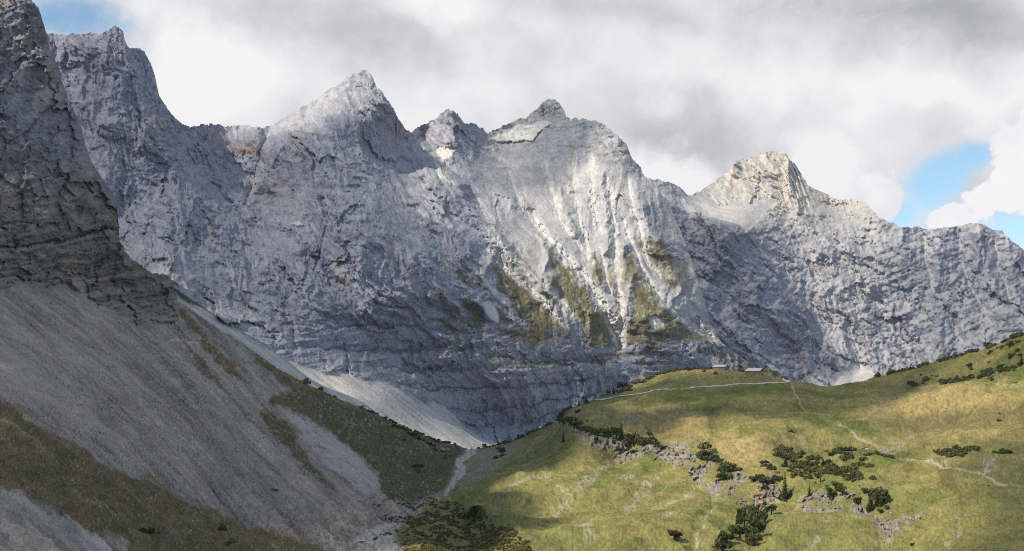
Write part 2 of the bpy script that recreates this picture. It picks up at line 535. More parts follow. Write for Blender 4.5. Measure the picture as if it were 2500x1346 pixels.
    # sharp ribs between the gullies
    rl = [([(1204, 560), (1242, 615), (1279, 655), (1342, 721), (1386, 813)], 16, 24), ([(1318, 578), (1345, 600), (1330, 660), (1350, 690)], 14, 24), ([(1330, 590), (1395, 650), (1440, 710), (1475, 760)], 18, 18), ([(1453, 615), (1446, 640), (1455, 680), (1480, 700)], 10, 18),
          ([(1527, 598), (1520, 640), (1525, 680)], 10, 18), ([(1545, 665), (1538, 710), (1528, 760)], 12, 18), ([(1555, 470), (1590, 570), (1640, 660), (1700, 760), (1745, 830)], 22, 26), ([(1200, 630), (1180, 680), (1200, 720)], 12, 14), ([(1365, 440), (1375, 500), (1400, 570)], 14, 20),
          ([(1470, 430), (1475, 500), (1485, 570), (1478, 620)], 14, 20), ([(885, 170), (850, 212), (800, 256), (720, 318), (650, 420), (610, 500)], 14, 30), ([(280, 62), (330, 200), (370, 300), (430, 420), (560, 560)], 40, 40)]
    for q, w, a in rl:
        d = line_d(U + W1, V + W2, q, 150)
        D -= ((1.9 if 1100 < q[0][0] < 1560 and q[0][1] > 420 else 1.0) * a * np.exp(-d / (w * 1.15))).astype(f32)
    # clefts
    for q, w, a in [([(660, 310), (640, 360), (620, 440), (598, 500)], 7, 26), ([(797, 545), (785, 600), (768, 660)], 2.5, 12), ([(690, 770), (715, 800), (720, 850)], 5, 18), ([(838, 840), (848, 880), (846, 905)], 5, 16), ([(450, 320), (500, 430), (580, 520), (680, 620)], 9, 16), ([(1290, 950), (1310, 1010)], 4, 10), ([(1005, 330), (1060, 395), (1120, 450), (1150, 490)], 8, 20)]:
        d = line_d(U + W1 * .4, V + W2 * .4, q, 80)
        D += (a * np.exp(-d / w)).astype(f32)
    soft = np.clip(fan_m + sstep(.3, .8, pale) * .6, 0, 1)
    # rock relief
    K = np.interp(U, [-200, 150, 350, 600, 900, 1150, 1350, 1480, 1560, 1650, 1900], [.1, .2, .35, .5, .6, .8, .5, .1, .15, .5, .6]).astype(f32)
    wx = 30 * fbm(s / 130, t / 130, 3, .5, 41); wy = 30 * fbm(s / 130, t / 130, 3, .5, 51)
    sa = s + K * t + wx
    lower = sstep(760, 820, V) * sstep(1830, 1700, U)       # banded lower wall
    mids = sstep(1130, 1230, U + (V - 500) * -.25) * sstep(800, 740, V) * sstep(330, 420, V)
    big = ridged(sa / 230, t / 560, 4, .5, 61)
    med = ridged((sa + wx * .3) / 62, (t + wy * .4) / 170, 3, .45, 71)
    fw = 5 * fbm(s / 16, t / 16, 3, .55, 73); fw2 = 5 * fbm(s / 16, t / 16, 3, .55, 75)
    fac = 13 * facet((sa + fw * 1.5) / 75, (t + fw2 * 1.5) / 120, 1) + 5.6 * facet((sa * .8 + s * .2 + fw) / 30, (t + fw2) / 44, 2) + 2.7 * facet((s + .4 * t + fw * .7) / 13, (t + fw2 * .7) / 17, 3) + 1.3 * facet((s + fw * .4) / 6, (t + fw2 * .4) / 6.5, 4)
    run = ridged(sa / 30, t / 330, 4, .6, 77)
    crag = ridged((s + .35 * t + wy * .3) / 24, (t - .2 * s) / 19, 4, .6, 81)
    dip = t * 1.0 + s * np.interp(U, [0, 600, 1000, 1500, 1900], [.25, .1, -.02, -.08, -.1]).astype(f32) + 14 * fbm(s / 160, t / 160, 3, .5, 91)
    bed = fbm(s / 190, dip / 15, 4, .6, 101)
    bed2 = ridged(s / 60, dip / 8.0, 3, .6, 111)
    diag = ridged((s * .55 + t * .83) / 26 + wx / 30, (s * .83 - t * .55) / 120, 4, .55, 121)
    rough = (1 - .93 * soft) * (1 - .45 * mids)
    fade_top = 0.85 + .15 * sstep(0, 30, V - top)
    fine = ridged((s + wx * .2) / 9.5, (t - wy * .2) / 8.0, 4, .62, 123)
    patch = sstep(-.25, .45, fbm(s / 150, t / 120, 3, .5, 125))
    crown0 = sstep(1170, 1240, U) * sstep(1640, 1560, U) * sstep(430, 330, V)
    grit = ridged((s + wx * .1) / 5.2, t / 4.6, 2, .6, 127)
    disp = (36 * big * (1 - .5 * lower) + 11 * med * (1 - .3 * lower) + 6.0 * run * (1 - .6 * lower) + fac * (1 - .25 * lower) + 1.6 * crag + (1.0 + 4.6 * lower + 4.5 * crown0) * bed * (.4 + .6 * patch) + (0.3 + 2.0 * lower * patch) * bed2 + 3.6 * diag * (1 - .7 * lower) + 1.0 * fine + .45 * grit) * rough * (.85 + .6 * sstep(-.4, .4, fbm(s / 120 + 3, t / 90, 3, .5, 129)))
    for q, a in zip(LEDGES, (10, 8, 6, 6, 5, 4)):
        yl = np.interp(U, [p_[0] for p_ in q], [p_[1] for p_ in q]) + W2 * 1.2
        on = sstep(q[0][0] - 30, q[0][0] + 30, U) * sstep(q[-1][0] + 40, q[-1][0] - 40, U)
        disp += on * a * (sstep(-2, 7, V - yl) * sstep(60, 12, V - yl) - .5 * np.exp(-np.abs(V - yl - 2) / 3)) * rough
    disp += soft * (0.9 * fbm((s * .62 + t * .78) / 11, (s * .78 - t * .62) / 160, 4, .6, 131) + .5 * fbm(s / 6, t / 6, 3, .6, 133)) * 1.6
    D = D - (disp * fade_top).astype(f32)
    P = unproject(U, V, D).astype(f32)
    N = normals(P)
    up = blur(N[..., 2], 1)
    # colours : rock, debris and turf, with some sun and shade painted in
    n_a = fbm(s / 90, t / 90, 5, .55, 141); n_b = fbm(s / 14, t / 14, 4, .6, 151)
    C = np.empty(D.shape + (3,), f32); C[:] = (.262, .260, .308)
    n_c = fbm(s / 4.6, t / 4.2, 3, .7, 153)
    C *= (1 + .20 * n_a + .20 * n_b + .22 * n_c)[..., None]
    pits = sstep(.42, .8, fbm(s / 9 + wx / 30, t / 8, 4, .62, 155) + .2 * n_a)
    C *= (1 - .28 * pits)[..., None]
    flecks = sstep(.5, .85, fbm(s / 8 + t / 20, t / 6, 4, .65, 157))
    C = mixc(C, flecks * .5, (.38, .38, .39))
    dark = sstep(.25, .75, fbm(s / 55, t / 75, 5, .6, 161) + .15 * n_b)
    C = mixc(C, dark * .30, (.19, .19, .21))
    streak = sstep(.2, .7, fbm(sa / 14, t / 150, 4, .6, 165))
    C = mixc(C, streak * .35, (.31, .31, .325))
    ochre = sstep(.35, .8, fbm(s / 60, t / 140, 4, .55, 171))
    C = mixc(C, ochre * .35, (.34, .27, .21))
    red = sstep(-8, 14, poly_sd(Uw, Vw, [(520, 320), (560, 345), (640, 340), (660, 350), (640, 385), (580, 380), (530, 350)])) * sstep(-.35, .4, n_a + n_b)
    C = mixc(C, red * .8, (.36, .20, .13))
    stain = sstep(-6, 6, poly_sd(Uw, Vw, [(815, 615), (835, 625), (850, 680), (845, 715), (822, 710), (812, 660)]))
    C = mixc(C, stain * .5, (.40, .34, .27))
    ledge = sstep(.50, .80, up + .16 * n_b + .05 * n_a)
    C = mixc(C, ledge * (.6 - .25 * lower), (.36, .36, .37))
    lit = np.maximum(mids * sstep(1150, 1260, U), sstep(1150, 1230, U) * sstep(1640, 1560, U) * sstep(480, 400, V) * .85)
    C = mixc(C, lit * .62 * (1 - dark * .6), (.46, .44, .415))  # sunlit slope and horn painted paler
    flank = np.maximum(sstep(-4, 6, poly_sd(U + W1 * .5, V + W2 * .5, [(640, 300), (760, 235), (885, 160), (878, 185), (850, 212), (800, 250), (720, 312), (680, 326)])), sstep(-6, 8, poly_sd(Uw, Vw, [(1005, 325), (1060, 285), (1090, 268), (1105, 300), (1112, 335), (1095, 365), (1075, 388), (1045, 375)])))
    C = mixc(C, flank * .4 * sstep(-.5, .4, n_a + n_b), (.43, .41, .39))  # sunlight on the left-facing flanks, painted into the colour
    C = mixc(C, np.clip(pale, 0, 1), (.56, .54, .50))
    fan_c = np.array((.47, .445, .415), f32) * (1 + .26 * fbm((s * .62 + t * .78) / 7, (s * .78 - t * .62) / 140, 5, .6, 173) + .06 * n_b)[..., None]
    C = C + (fan_c - C) * fan_m[..., None]
    rough_f = fan_m * sstep(.1, .6, fbm((s * .62 + t * .78) / 25, (s * .78 - t * .62) / 120, 4, .6, 175)) * sstep(960, 1090, V)
    C = mixc(C, rough_f * .35, (.25, .25, .25))
    crown = sstep(1170, 1240, U) * sstep(1640, 1560, U) * sstep(430, 330, V)
    bandc = sstep(.15, .6, fbm(s / 70, dip / 7, 4, .62, 191) + .3 * n_a) * crown
    C = mixc(C, bandc * .55, (.20, .20, .22))
    C *= (1 + (.15 * n_c + .09 * n_b) * (1 - fan_m) + .10 * fbm(sa / 22, t / 60, 4, .6, 193) * (1 - fan_m))[..., None]
    for q in LEDGES:  # ledge grass and overhang shade painted dark, with a lighter band below
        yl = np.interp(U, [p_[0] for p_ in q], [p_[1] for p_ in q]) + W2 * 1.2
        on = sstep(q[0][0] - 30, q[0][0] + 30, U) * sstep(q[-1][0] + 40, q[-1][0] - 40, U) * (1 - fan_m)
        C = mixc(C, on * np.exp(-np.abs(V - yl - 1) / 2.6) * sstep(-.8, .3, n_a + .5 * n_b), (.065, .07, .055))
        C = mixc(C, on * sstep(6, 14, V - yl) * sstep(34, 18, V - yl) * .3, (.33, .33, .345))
    # turf on the middle slope and on ledges
    g = np.zeros_like(D)
    turf = [Z8((690, 90), (760, 170), (850, 270), (950, 370), (1030, 460), (950, 415), (850, 315), (780, 240)),
            Z8((970, 60), (1050, 130), (1150, 210), (1250, 310), (1340, 430), (1400, 520), (1470, 650), (1560, 800), (1610, 940), (1400, 960), (1230, 700), (1130, 560), (1050, 440), (1070, 400), (1030, 200)),
            Z8((1420, 190), (1450, 240), (1490, 300), (1540, 500), (1480, 470), (1400, 400), (1380, 240)), Z8((1560, 330), (1590, 380), (1590, 470), (1560, 520), (1535, 430)),
            Z8((1690, 140), (1760, 230), (1860, 370), (1960, 580), (2100, 740), (2300, 880), (2390, 930), (2200, 950), (1690, 960), (1680, 900), (1740, 760), (1760, 640), (1740, 500), (1760, 440), (1690, 380), (1680, 230)),
            Z8((1880, 60), (2000, 100), (2080, 220), (2100, 290), (2020, 340), (1900, 250), (1850, 120)), Z8((1980, 380), (2150, 430), (2160, 480), (2080, 510)), Z8((1760, 20), (1830, 130), (1880, 280), (1960, 400), (1880, 340), (1800, 200)),
            Z8((540, 280), (640, 330), (760, 420), (900, 560), (1050, 700), (1170, 790), (1200, 870), (1050, 870), (1000, 960), (900, 850), (780, 740), (690, 580), (640, 520), (560, 400)),
            Z8((230, 320), (330, 360), (430, 490), (410, 540), (300, 440)), Z8((380, 340), (450, 400), (560, 540), (480, 490)), Z8((300, 550), (420, 640), (540, 760), (600, 800), (400, 850), (340, 720)), Z8((590, 650), (700, 720), (820, 790), (600, 800)),
            Z8((390, 850), (700, 850), (1000, 830), (1060, 960), (920, 1000), (700, 890)), Z8((740, 230), (880, 360), (1050, 520), (1180, 660), (1100, 640), (900, 460)), Z8((0, 780), (180, 740), (300, 870), (250, 880), (120, 800)),
            Z8((10, 500), (120, 520), (220, 640), (140, 600)), Z8((1350, 950), (1640, 900), (1640, 1000), (1400, 990)), Z8((1840, 960), (2050, 950), (1900, 1060), (1850, 1050)), Z8((50, 970), (440, 970), (440, 1000), (100, 1010)), Z8((2250, 690), (2330, 740), (2450, 900), (2330, 850)),
            [(545, 690), (580, 712), (640, 770), (600, 745)], [(820, 845), (1000, 855), (1120, 850), (1000, 862)], [(1180, 890), (1350, 880), (1500, 860), (1700, 858), (1500, 872), (1300, 896)]]
    for q in turf:
        g = np.maximum(g, sstep(-6, 8, poly_sd(Uw, Vw, q)))
    g = np.maximum(g, .75 * sstep(560, 700, V) * sstep(850, 820, V) * sstep(1150, 1250, U) * sstep(1720, 1640, U) * sstep(-.1, .45, fbm(sa / 45, t / 110, 4, .55, 189)))
    fleck = sstep(-.95, -.05, fbm(s / 10, t / 10, 4, .6, 181) + .6 * fbm(sa / 40, t / 60, 3, .5, 183) + .15)
    g = g * fleck * (1 - pale * .9)
    ledge_g = sstep(.42, .72, up + .12 * n_a) * lower * sstep(-.1, .3, fbm(s / 120, dip / 14, 3, .5, 185)) * sstep(960, 880, V) * sstep(850, 1000, U)
    g = np.maximum(g, ledge_g * .9)
    tcol = np.empty_like(C); tcol[:] = (.172, .146, .072)
    tcol = mixc(tcol, sstep(1360, 1200, U) * .9, (.115, .105, .060))  # left turf darker: shade of that slope put into its colour
    tcol = mixc(tcol, sstep(770, 830, V) * .6, (.095, .092, .048))
    tcol *= (1 + .35 * fbm(s / 25, t / 25, 4, .6, 187))[..., None]
    C = C + (tcol - C) * g[..., None]
    # dwarf pine mats near the hut's cliff
    wood = np.zeros_like(D)
    for q in [Z8((2300, 960), (2380, 930), (2460, 960), (2500, 1060), (2440, 1100), (2290, 1040)), [(1745, 845), (1780, 845), (1830, 885), (1850, 905), (1790, 905), (1755, 880)], [(1700, 850), (1730, 840), (1740, 860), (1710, 868)]]:
        wood = np.maximum(wood, sstep(-3, 5, poly_sd(Uw, Vw, q)))
    wood *= sstep(-.45, 0, n_b + .4 * n_a)
    C = mixc(C, wood * .9, (.03, .04, .025))
    C = np.clip(C, .02, .62)
    MS.update(P=P, px=px, top=top, rows=rows)
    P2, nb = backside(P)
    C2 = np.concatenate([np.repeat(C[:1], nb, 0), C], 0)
    nv2, nu = P2.shape[:2]
    faces = grid_faces(nv2, nu)
    fm = np.concatenate([np.zeros((nb, nu)), fan_m], 0).ravel()
    isf = fm[faces].mean(1) > .5
    P2 = P2.reshape(-1, 3); C2 = C2.reshape(-1, 3)
    a, b, c = sub_mesh(P2, C2, faces, ~isf)
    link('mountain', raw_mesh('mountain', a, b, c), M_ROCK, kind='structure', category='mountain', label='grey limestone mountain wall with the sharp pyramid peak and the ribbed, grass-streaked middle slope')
    a, b, c = sub_mesh(P2, C2, faces, isf)
    link('scree_fan', raw_mesh('scree_fan', a, b, c), M_SCREE, kind='structure', category='scree', label='bright pale scree fan at the foot of the tall grey wall behind the pass')


build_massif()


# ------------------------------------------------------------------ far right massif
def build_far_massif():
    S = np.array([(1480, 430), (1590, 438), (1620, 441), (1650, 452), (1668, 465), (1680, 477), (1690, 477), (1720, 458), (1750, 440), (1780, 421), (1785, 410), (1800, 393), (1830, 385), (1850, 377), (1870, 373), (1890, 368), (1912, 369), (1922, 378), (1930, 392),
                  (1945, 406), (1960, 430), (1975, 456), (1990, 460), (2005, 466), (2030, 480), (2050, 488), (2070, 486), (2090, 488), (2110, 495), (2130, 511), (2145, 531), (2170, 540), (2200, 556), (2240, 555), (2270, 560), (2290, 560), (2300, 557), (2340, 551), (2365, 546), (2390, 544), (2410, 553),
                  (2422, 562), (2440, 562), (2470, 586), (2500, 612), (2600, 680), (2800, 760)], float)
    px = np.arange(1480, 2800, 1.9)
    nv = 350
    top = np.interp(px, S[:, 0], S[:, 1]) + jag(px, 2.4, 13)
    U = np.repeat(px[None], nv, 0)
    rows = np.linspace(top.min(), 1000.0, nv)
    V = np.maximum(rows[:, None], top)
    ctrl = [(1480, 430, 4250), (1620, 440, 4250), (1690, 478, 4400), (1780, 420, 4700), (1890, 368, 4820), (1975, 455, 4800), (2050, 488, 4850), (2130, 510, 4750), (2240, 555, 4700), (2390, 545, 4680), (2500, 610, 4600), (2800, 760, 4500),
            (1640, 510, 4020), (1740, 535, 4020), (1805, 555, 4050), (1760, 500, 4400), (1900, 480, 4600), (1850, 540, 4300), (1950, 600, 4330), (2050, 600, 4450), (2200, 650, 4430), (2390, 650, 4450), (1700, 620, 3820), (1800, 700, 3790),
            (1900, 750, 3850), (2000, 750, 4050), (2200, 780, 4150), (2400, 780, 4150), (1830, 890, 3550), (1950, 930, 3650), (2080, 930, 3750), (2080, 890, 3880), (2200, 900, 3930), (2400, 840, 3950), (2000, 1000, 3500), (2400, 950, 3750), (1700, 900, 3400), (1500, 700, 3500), (2800, 950, 3800)]
    D = TPS(ctrl).coarse(U, V).astype(f32)
    k = 4300 / F
    s = (U * k).astype(f32); t = ((650 - V) * k).astype(f32)
    W1 = 6 * fbm(s / 80, t / 80, 4, .55, 221); W2 = 6 * fbm(s / 80, t / 80, 4, .55, 231)
    Uw, Vw = U + W1, V + W2
    for q, w, a in [([(1920, 375), (1925, 440), (1945, 500), (1985, 560), (2060, 620), (2130, 700)], 20, 90), ([(1800, 395), (1790, 430), (1770, 470)], 10, 30), ([(1640, 505), (1740, 535), (1812, 552), (1850, 600), (1900, 690), (1980, 800), (2030, 880)], 22, 80),
                    ([(2130, 510), (2150, 560), (2220, 640), (2300, 740)], 26, 50), ([(2390, 545), (2400, 620), (2440, 720)], 26, 50), ([(2290, 560), (2290, 640), (2330, 740), (2380, 800)], 22, 50), ([(2000, 600), (1990, 640), (2020, 700)], 20, 40), ([(2200, 556), (2210, 620), (2240, 690)], 16, 30), ([(2460, 580), (2470, 660), (2490, 740)], 14, 34)]:
        D -= (a * np.exp(-line_d(Uw, Vw, q, 150) / w)).astype(f32)
    pale = np.zeros_like(D)
    for q, w, a in [([(1830, 590), (1900, 640), (1960, 720), (2010, 800), (2050, 880), (2080, 910)], 9, 50), ([(2080, 640), (2140, 740), (2190, 820), (2240, 880)], 8, 40), ([(2255, 580), (2260, 660), (2300, 750), (2345, 830)], 6, 30), ([(2340, 580), (2350, 660), (2390, 740), (2420, 790)], 6, 30), ([(2430, 590), (2440, 660), (2470, 740)], 6, 30), ([(2310, 840), (2330, 800), (2400, 760)], 4, 15), ([(1960, 700), (2000, 770), (2080, 820), (2100, 900)], 7, 30)]:
        d = line_d(Uw, Vw, q, 110)
        D += (a * np.exp(-d / (w * 1.8))).astype(f32)
        pale = np.maximum(pale, sstep(w * .9, w * .2, d) * .55)
    bowl = sstep(-5, 6, poly_sd(U + W1 * .5, V + W2 * .5, [(1690, 490), (1740, 500), (1800, 500), (1870, 490), (1900, 490), (1880, 510), (1850, 540), (1815, 568), (1800, 548), (1740, 528)]))
    cone = sstep(-3, 4, poly_sd(U + W1 * .4, V + W2 * .4, [(2085, 885), (2100, 888), (2140, 915), (2160, 930), (2160, 1000), (2000, 1000), (2055, 915)]))
    soft = np.clip(bowl * .85 + cone + pale * .4, 0, 1)
    wx = 60 * fbm(s / 260, t / 260, 3, .5, 241)
    K = np.interp(U, [1480, 1700, 1950, 2100, 2300, 2500], [.6, .7, .8, .5, .25, .3]).astype(f32)
    sa = s + K * t + wx
    big = ridged(sa / 260, t / 700, 4, .5, 261)
    med = ridged(sa / 95, t / 170, 4, .52, 271)
    crag = ridged((s - .25 * t) / 42, t / 34, 4, .6, 281)
    dip = t + s * np.interp(U, [1500, 1900, 2100, 2500], [-.12, .0, .25, .15]).astype(f32) + 24 * fbm(s / 260, t / 260, 3, .5, 291)
    bed = fbm(s / 260, dip / 27, 4, .6, 301)
    bed2 = ridged(s / 90, dip / 15, 3, .6, 311)
    strat = .45 + 1.3 * sstep(560, 470, V) * sstep(1650, 1750, U) + .35 * sstep(2050, 2150, U)
    fw = 9 * fbm(s / 30, t / 30, 3, .55, 273); fw2 = 9 * fbm(s / 30, t / 30, 3, .55, 275)
    fac = 26 * facet((sa + fw * 1.5) / 120, (t + fw2 * 1.5) / 170, 5) + 13 * facet((sa + fw) / 50, (t + fw2) / 60, 6) + 6 * facet((s + fw * .6) / 22, (t + fw2 * .6) / 24, 7) + 3 * facet(s / 10.5, t / 10, 8)
    fine = ridged(s / 19, t / 16, 3, .62, 315)
    diag = ridged((s * .55 + t * .83) / 46 + wx / 60, (s * .83 - t * .55) / 170, 4, .55, 317)
    disp = (44 * big + 13 * med + 3 * crag + fac * (1 - .5 * sstep(520, 460, V)) + (11 * bed + 2.4 * bed2) * strat * (.25 + .9 * sstep(-.35, .35, fbm(s / 210, t / 110, 3, .55, 319))) + 1.8 * fine + 4 * diag * (1 - .8 * sstep(560, 470, V))) * (1 - .93 * soft)
    disp += soft * 2.5 * fbm((s * .55 - t * .83) / 22, (s * .83 + t * .55) / 200, 4, .6, 313)
    D = D - disp * (0.85 + .15 * sstep(0, 30, V - top))
    P = unproject(U, V, D).astype(f32)
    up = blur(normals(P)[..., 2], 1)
    n_a = fbm(s / 150, t / 150, 5, .55, 341); n_b = fbm(s / 26, t / 26, 4, .6, 351)
    C = np.empty(D.shape + (3,), f32); C[:] = (.255, .254, .292)
    C *= (1 + .18 * n_a + .20 * n_b + .22 * fbm(s / 9, t / 8, 3, .7, 353))[..., None]
    C *= (1 - .45 * sstep(.42, .8, fbm(s / 17, t / 15, 4, .62, 355)))[..., None]
    C = mixc(C, sstep(.25, .75, fbm(s / 100, t / 120, 5, .6, 361)) * .35, (.19, .19, .205))
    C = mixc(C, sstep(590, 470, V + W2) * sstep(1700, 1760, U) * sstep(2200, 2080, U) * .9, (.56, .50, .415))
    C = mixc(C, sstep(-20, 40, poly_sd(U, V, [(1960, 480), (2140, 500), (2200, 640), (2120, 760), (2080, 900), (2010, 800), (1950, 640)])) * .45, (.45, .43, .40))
    C = mixc(C, sstep(.3, .8, fbm(s / 110, t / 160, 4, .55, 371)) * .4 * sstep(640, 480, V), (.42, .33, .23))
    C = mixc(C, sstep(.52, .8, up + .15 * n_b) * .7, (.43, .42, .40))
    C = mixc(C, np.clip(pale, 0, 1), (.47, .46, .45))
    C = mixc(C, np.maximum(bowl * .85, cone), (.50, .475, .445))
    g = np.zeros_like(D)
    for q in [[(1880, 780), (1960, 790), (2000, 860), (1930, 870)], [(2370, 780), (2400, 800), (2395, 820), (2365, 815)], [(2420, 760), (2480, 770), (2490, 820), (2420, 800)], [(1940, 840), (1990, 850), (1960, 880)]]:
        g = np.maximum(g, sstep(-8, 10, poly_sd(Uw, Vw, q)))
    C = mixc(C, g * sstep(-.3, .3, n_b) * .6, (.10, .105, .07))
    C = np.clip(C, .02, .62)
    FS.update(P=P, px=px, top=top, rows=rows)
    P2, nb = backside(P)
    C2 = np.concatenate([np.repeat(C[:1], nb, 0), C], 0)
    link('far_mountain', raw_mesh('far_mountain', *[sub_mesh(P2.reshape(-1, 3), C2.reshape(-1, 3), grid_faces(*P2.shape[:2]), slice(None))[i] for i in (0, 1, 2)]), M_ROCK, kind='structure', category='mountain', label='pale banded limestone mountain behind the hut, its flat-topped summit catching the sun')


build_far_massif()


# ------------------------------------------------------------------ foreground terrain
FT = {}


def build_foreground():
    S = np.array([(-300, -420), (-50, -250), (40, -70), (76, 0), (93, 20), (101, 40), (109, 66), (113, 82), (115, 98), (124, 125), (136, 152), (147, 187), (167, 243), (182, 275), (197, 303), (210, 354), (222, 390), (237, 419), (258, 450), (275, 470), (283, 500), (288, 531), (290, 560), (292, 591), (305, 612), (323, 632),
                  (350, 655), (374, 667), (395, 669), (410, 672), (420, 684), (426, 704), (434, 736), (480, 765), (540, 805), (600, 846), (660, 887), (720, 924), (800, 961), (870, 991), (930, 1017), (1000, 1050), (1060, 1072), (1110, 1087), (1140, 1094), (1154, 1095), (1190, 1093), (1240, 1082), (1285, 1063), (1330, 1043),
                  (1361, 1028), (1375, 1010), (1390, 998), (1432, 981), (1477, 966), (1533, 946), (1608, 914), (1640, 905), (1700, 899), (1755, 899), (1800, 905), (1827, 907), (1870, 911), (1905, 916), (1911, 924), (1932, 931), (1970, 934), (2003, 943), (2041, 941), (2105, 931), (2168, 914), (2250, 893), (2315, 877), (2399, 853), (2441, 838), (2500, 814), (2650, 750), (2900, 660)], float)
    px = np.arange(-300, 2800, 2.0)
    n1, n2 = 740, 36
    top = np.interp(px, S[:, 0], S[:, 1]) + jag(px, 3.5, 23) * sstep(430, 400, px) + jag(px, .7, 24)
    v2 = (np.linspace(0, 1, n2 + 1)[1:] ** 1.5)[:, None]
    top = np.maximum(top, -70 + 0 * top)
    rows = np.linspace(top.min(), 1390.0, n1)
    V = np.concatenate([np.maximum(rows[:, None], top), 1390 + (2600 - 1390) * v2 + 0 * top], 0)
    U = np.repeat(px[None], len(V), 0)
    ctrl = [(-300, -420, 1500), (0, 0, 1400), (76, 0, 1410), (0, 300, 1250), (112, 110, 1420), (165, 260, 1390), (205, 350, 1370), (285, 540, 1350), (0, 605, 1110), (150, 590, 1230), (100, 400, 1270), (290, 600, 1320), (400, 675, 1420), (-300, 300, 1100), (-300, 700, 850),
            (435, 740, 1460), (430, 790, 1390), (330, 800, 1260), (200, 690, 1230), (0, 705, 1040), (600, 850, 1470), (720, 926, 1480), (870, 992, 1490), (1000, 1050, 1480), (1130, 1093, 1460), (1200, 1093, 1390), (1285, 1063, 1200), (1361, 1029, 1030),
            (800, 1050, 1210), (600, 950, 1150), (400, 950, 900), (200, 950, 700), (0, 950, 560), (-300, 950, 430), (600, 1150, 720), (400, 1150, 580), (200, 1150, 470), (0, 1150, 400), (-300, 1150, 310), (0, 1346, 300), (300, 1346, 360), (600, 1346, 420), (750, 1250, 590), (900, 1250, 660), (1000, 1150, 1010), (920, 1190, 850),
            (1130, 1130, 1220), (1100, 1190, 960), (1060, 1228, 760), (950, 1290, 560), (870, 1330, 470), (1040, 1346, 420), (1050, 1290, 540), (1150, 1245, 620), (1250, 1310, 470),
            (1390, 998, 985), (1432, 981, 1000), (1533, 946, 1020), (1640, 905, 1050), (1700, 899, 1060), (1827, 908, 1010), (1870, 914, 985), (1911, 925, 965), (2003, 943, 980), (2105, 931, 940), (2315, 878, 870), (2500, 815, 800), (2800, 700, 740),
            (1480, 975, 965), (1700, 950, 935), (1920, 932, 945), (1450, 1000, 900), (1600, 980, 900), (1800, 980, 865), (1990, 990, 835), (2200, 1000, 780), (2400, 950, 760), (2500, 900, 740), (2800, 900, 640),
            (1500, 1030, 815), (1600, 1040, 790), (1750, 1060, 755), (1900, 1060, 725), (2100, 1075, 665), (2150, 1088, 645), (2300, 1060, 660), (2500, 1020, 640), (1430, 1042, 815), (1520, 1062, 765), (1600, 1085, 735), (1700, 1125, 675), (1850, 1160, 620), (1950, 1180, 598), (2100, 1190, 560), (2150, 1222, 535),
            (1400, 1072, 805), (1500, 1115, 755), (1600, 1130, 722), (1700, 1178, 658), (1850, 1235, 592), (1950, 1240, 572), (2100, 1230, 545), (2200, 1290, 470), (1250, 1150, 810), (1110, 1212, 850), (1150, 1250, 660), (1300, 1250, 600), (1500, 1200, 625), (1700, 1250, 540), (1300, 1346, 430), (1500, 1346, 430), (1700, 1346, 430),
            (1900, 1346, 425), (2100, 1346, 400), (2300, 1346, 370), (2500, 1346, 340), (2800, 1346, 290), (2300, 1150, 560), (2500, 1150, 520), (2500, 1250, 420), (2800, 1150, 430),
            (-300, 1800, 120), (300, 1800, 140), (1250, 1800, 150), (2000, 1800, 150), (2800, 1800, 130), (-300, 2600, 28), (600, 2600, 28), (1250, 2600, 28), (2000, 2600, 28), (2800, 2600, 28)]
    D = TPS(ctrl, 2e-5).coarse(U, V).astype(f32)
    P = unproject(U, V, D)
    x, y = P[..., 0].astype(f32), P[..., 1].astype(f32)
    sc_ = (U / F * 1300).astype(f32); tc = ((600 - V) / F * 1300).astype(f32)
    near = np.clip(D / 700, .5, 2)
    W1 = 6 * fbm(U / 40, V / 28, 5, .6, 421).astype(f32); W2 = 4.5 * fbm(U / 40, V / 28, 5, .6, 431).astype(f32)
    Uw, Vw = U + W1, V + W2

    def pm(q, f=4.0, k=1.0):
        return sstep(-f, f, poly_sd(U + W1 * k, V + W2 * k, q))

    def lm(q, w, k=.6):
        return sstep(w + 2.5, max(w - 2.5, 0), line_d(U + W1 * k, V + W2 * k, q))

    # --- what covers what
    cliff = pm([(-300, 720), (0, 711), (30, 696), (66, 686), (101, 704), (140, 690), (167, 690), (217, 727), (273, 762), (323, 797), (354, 802), (384, 792), (434, 787), (440, 735), (440, 600), (300, 300), (200, -500), (-300, -500)], 3, .8)
    gully = pm([(165, 690), (205, 700), (220, 735), (240, 760), (265, 790), (200, 740)], 5)
    left = sstep(0, 25, -(U - np.interp(V, [1090, 1130, 1190, 1225, 1290, 1346, 1800], [1150, 1128, 1102, 1064, 985, 985, 900])))     # left of the stream
    lg = np.zeros_like(D)
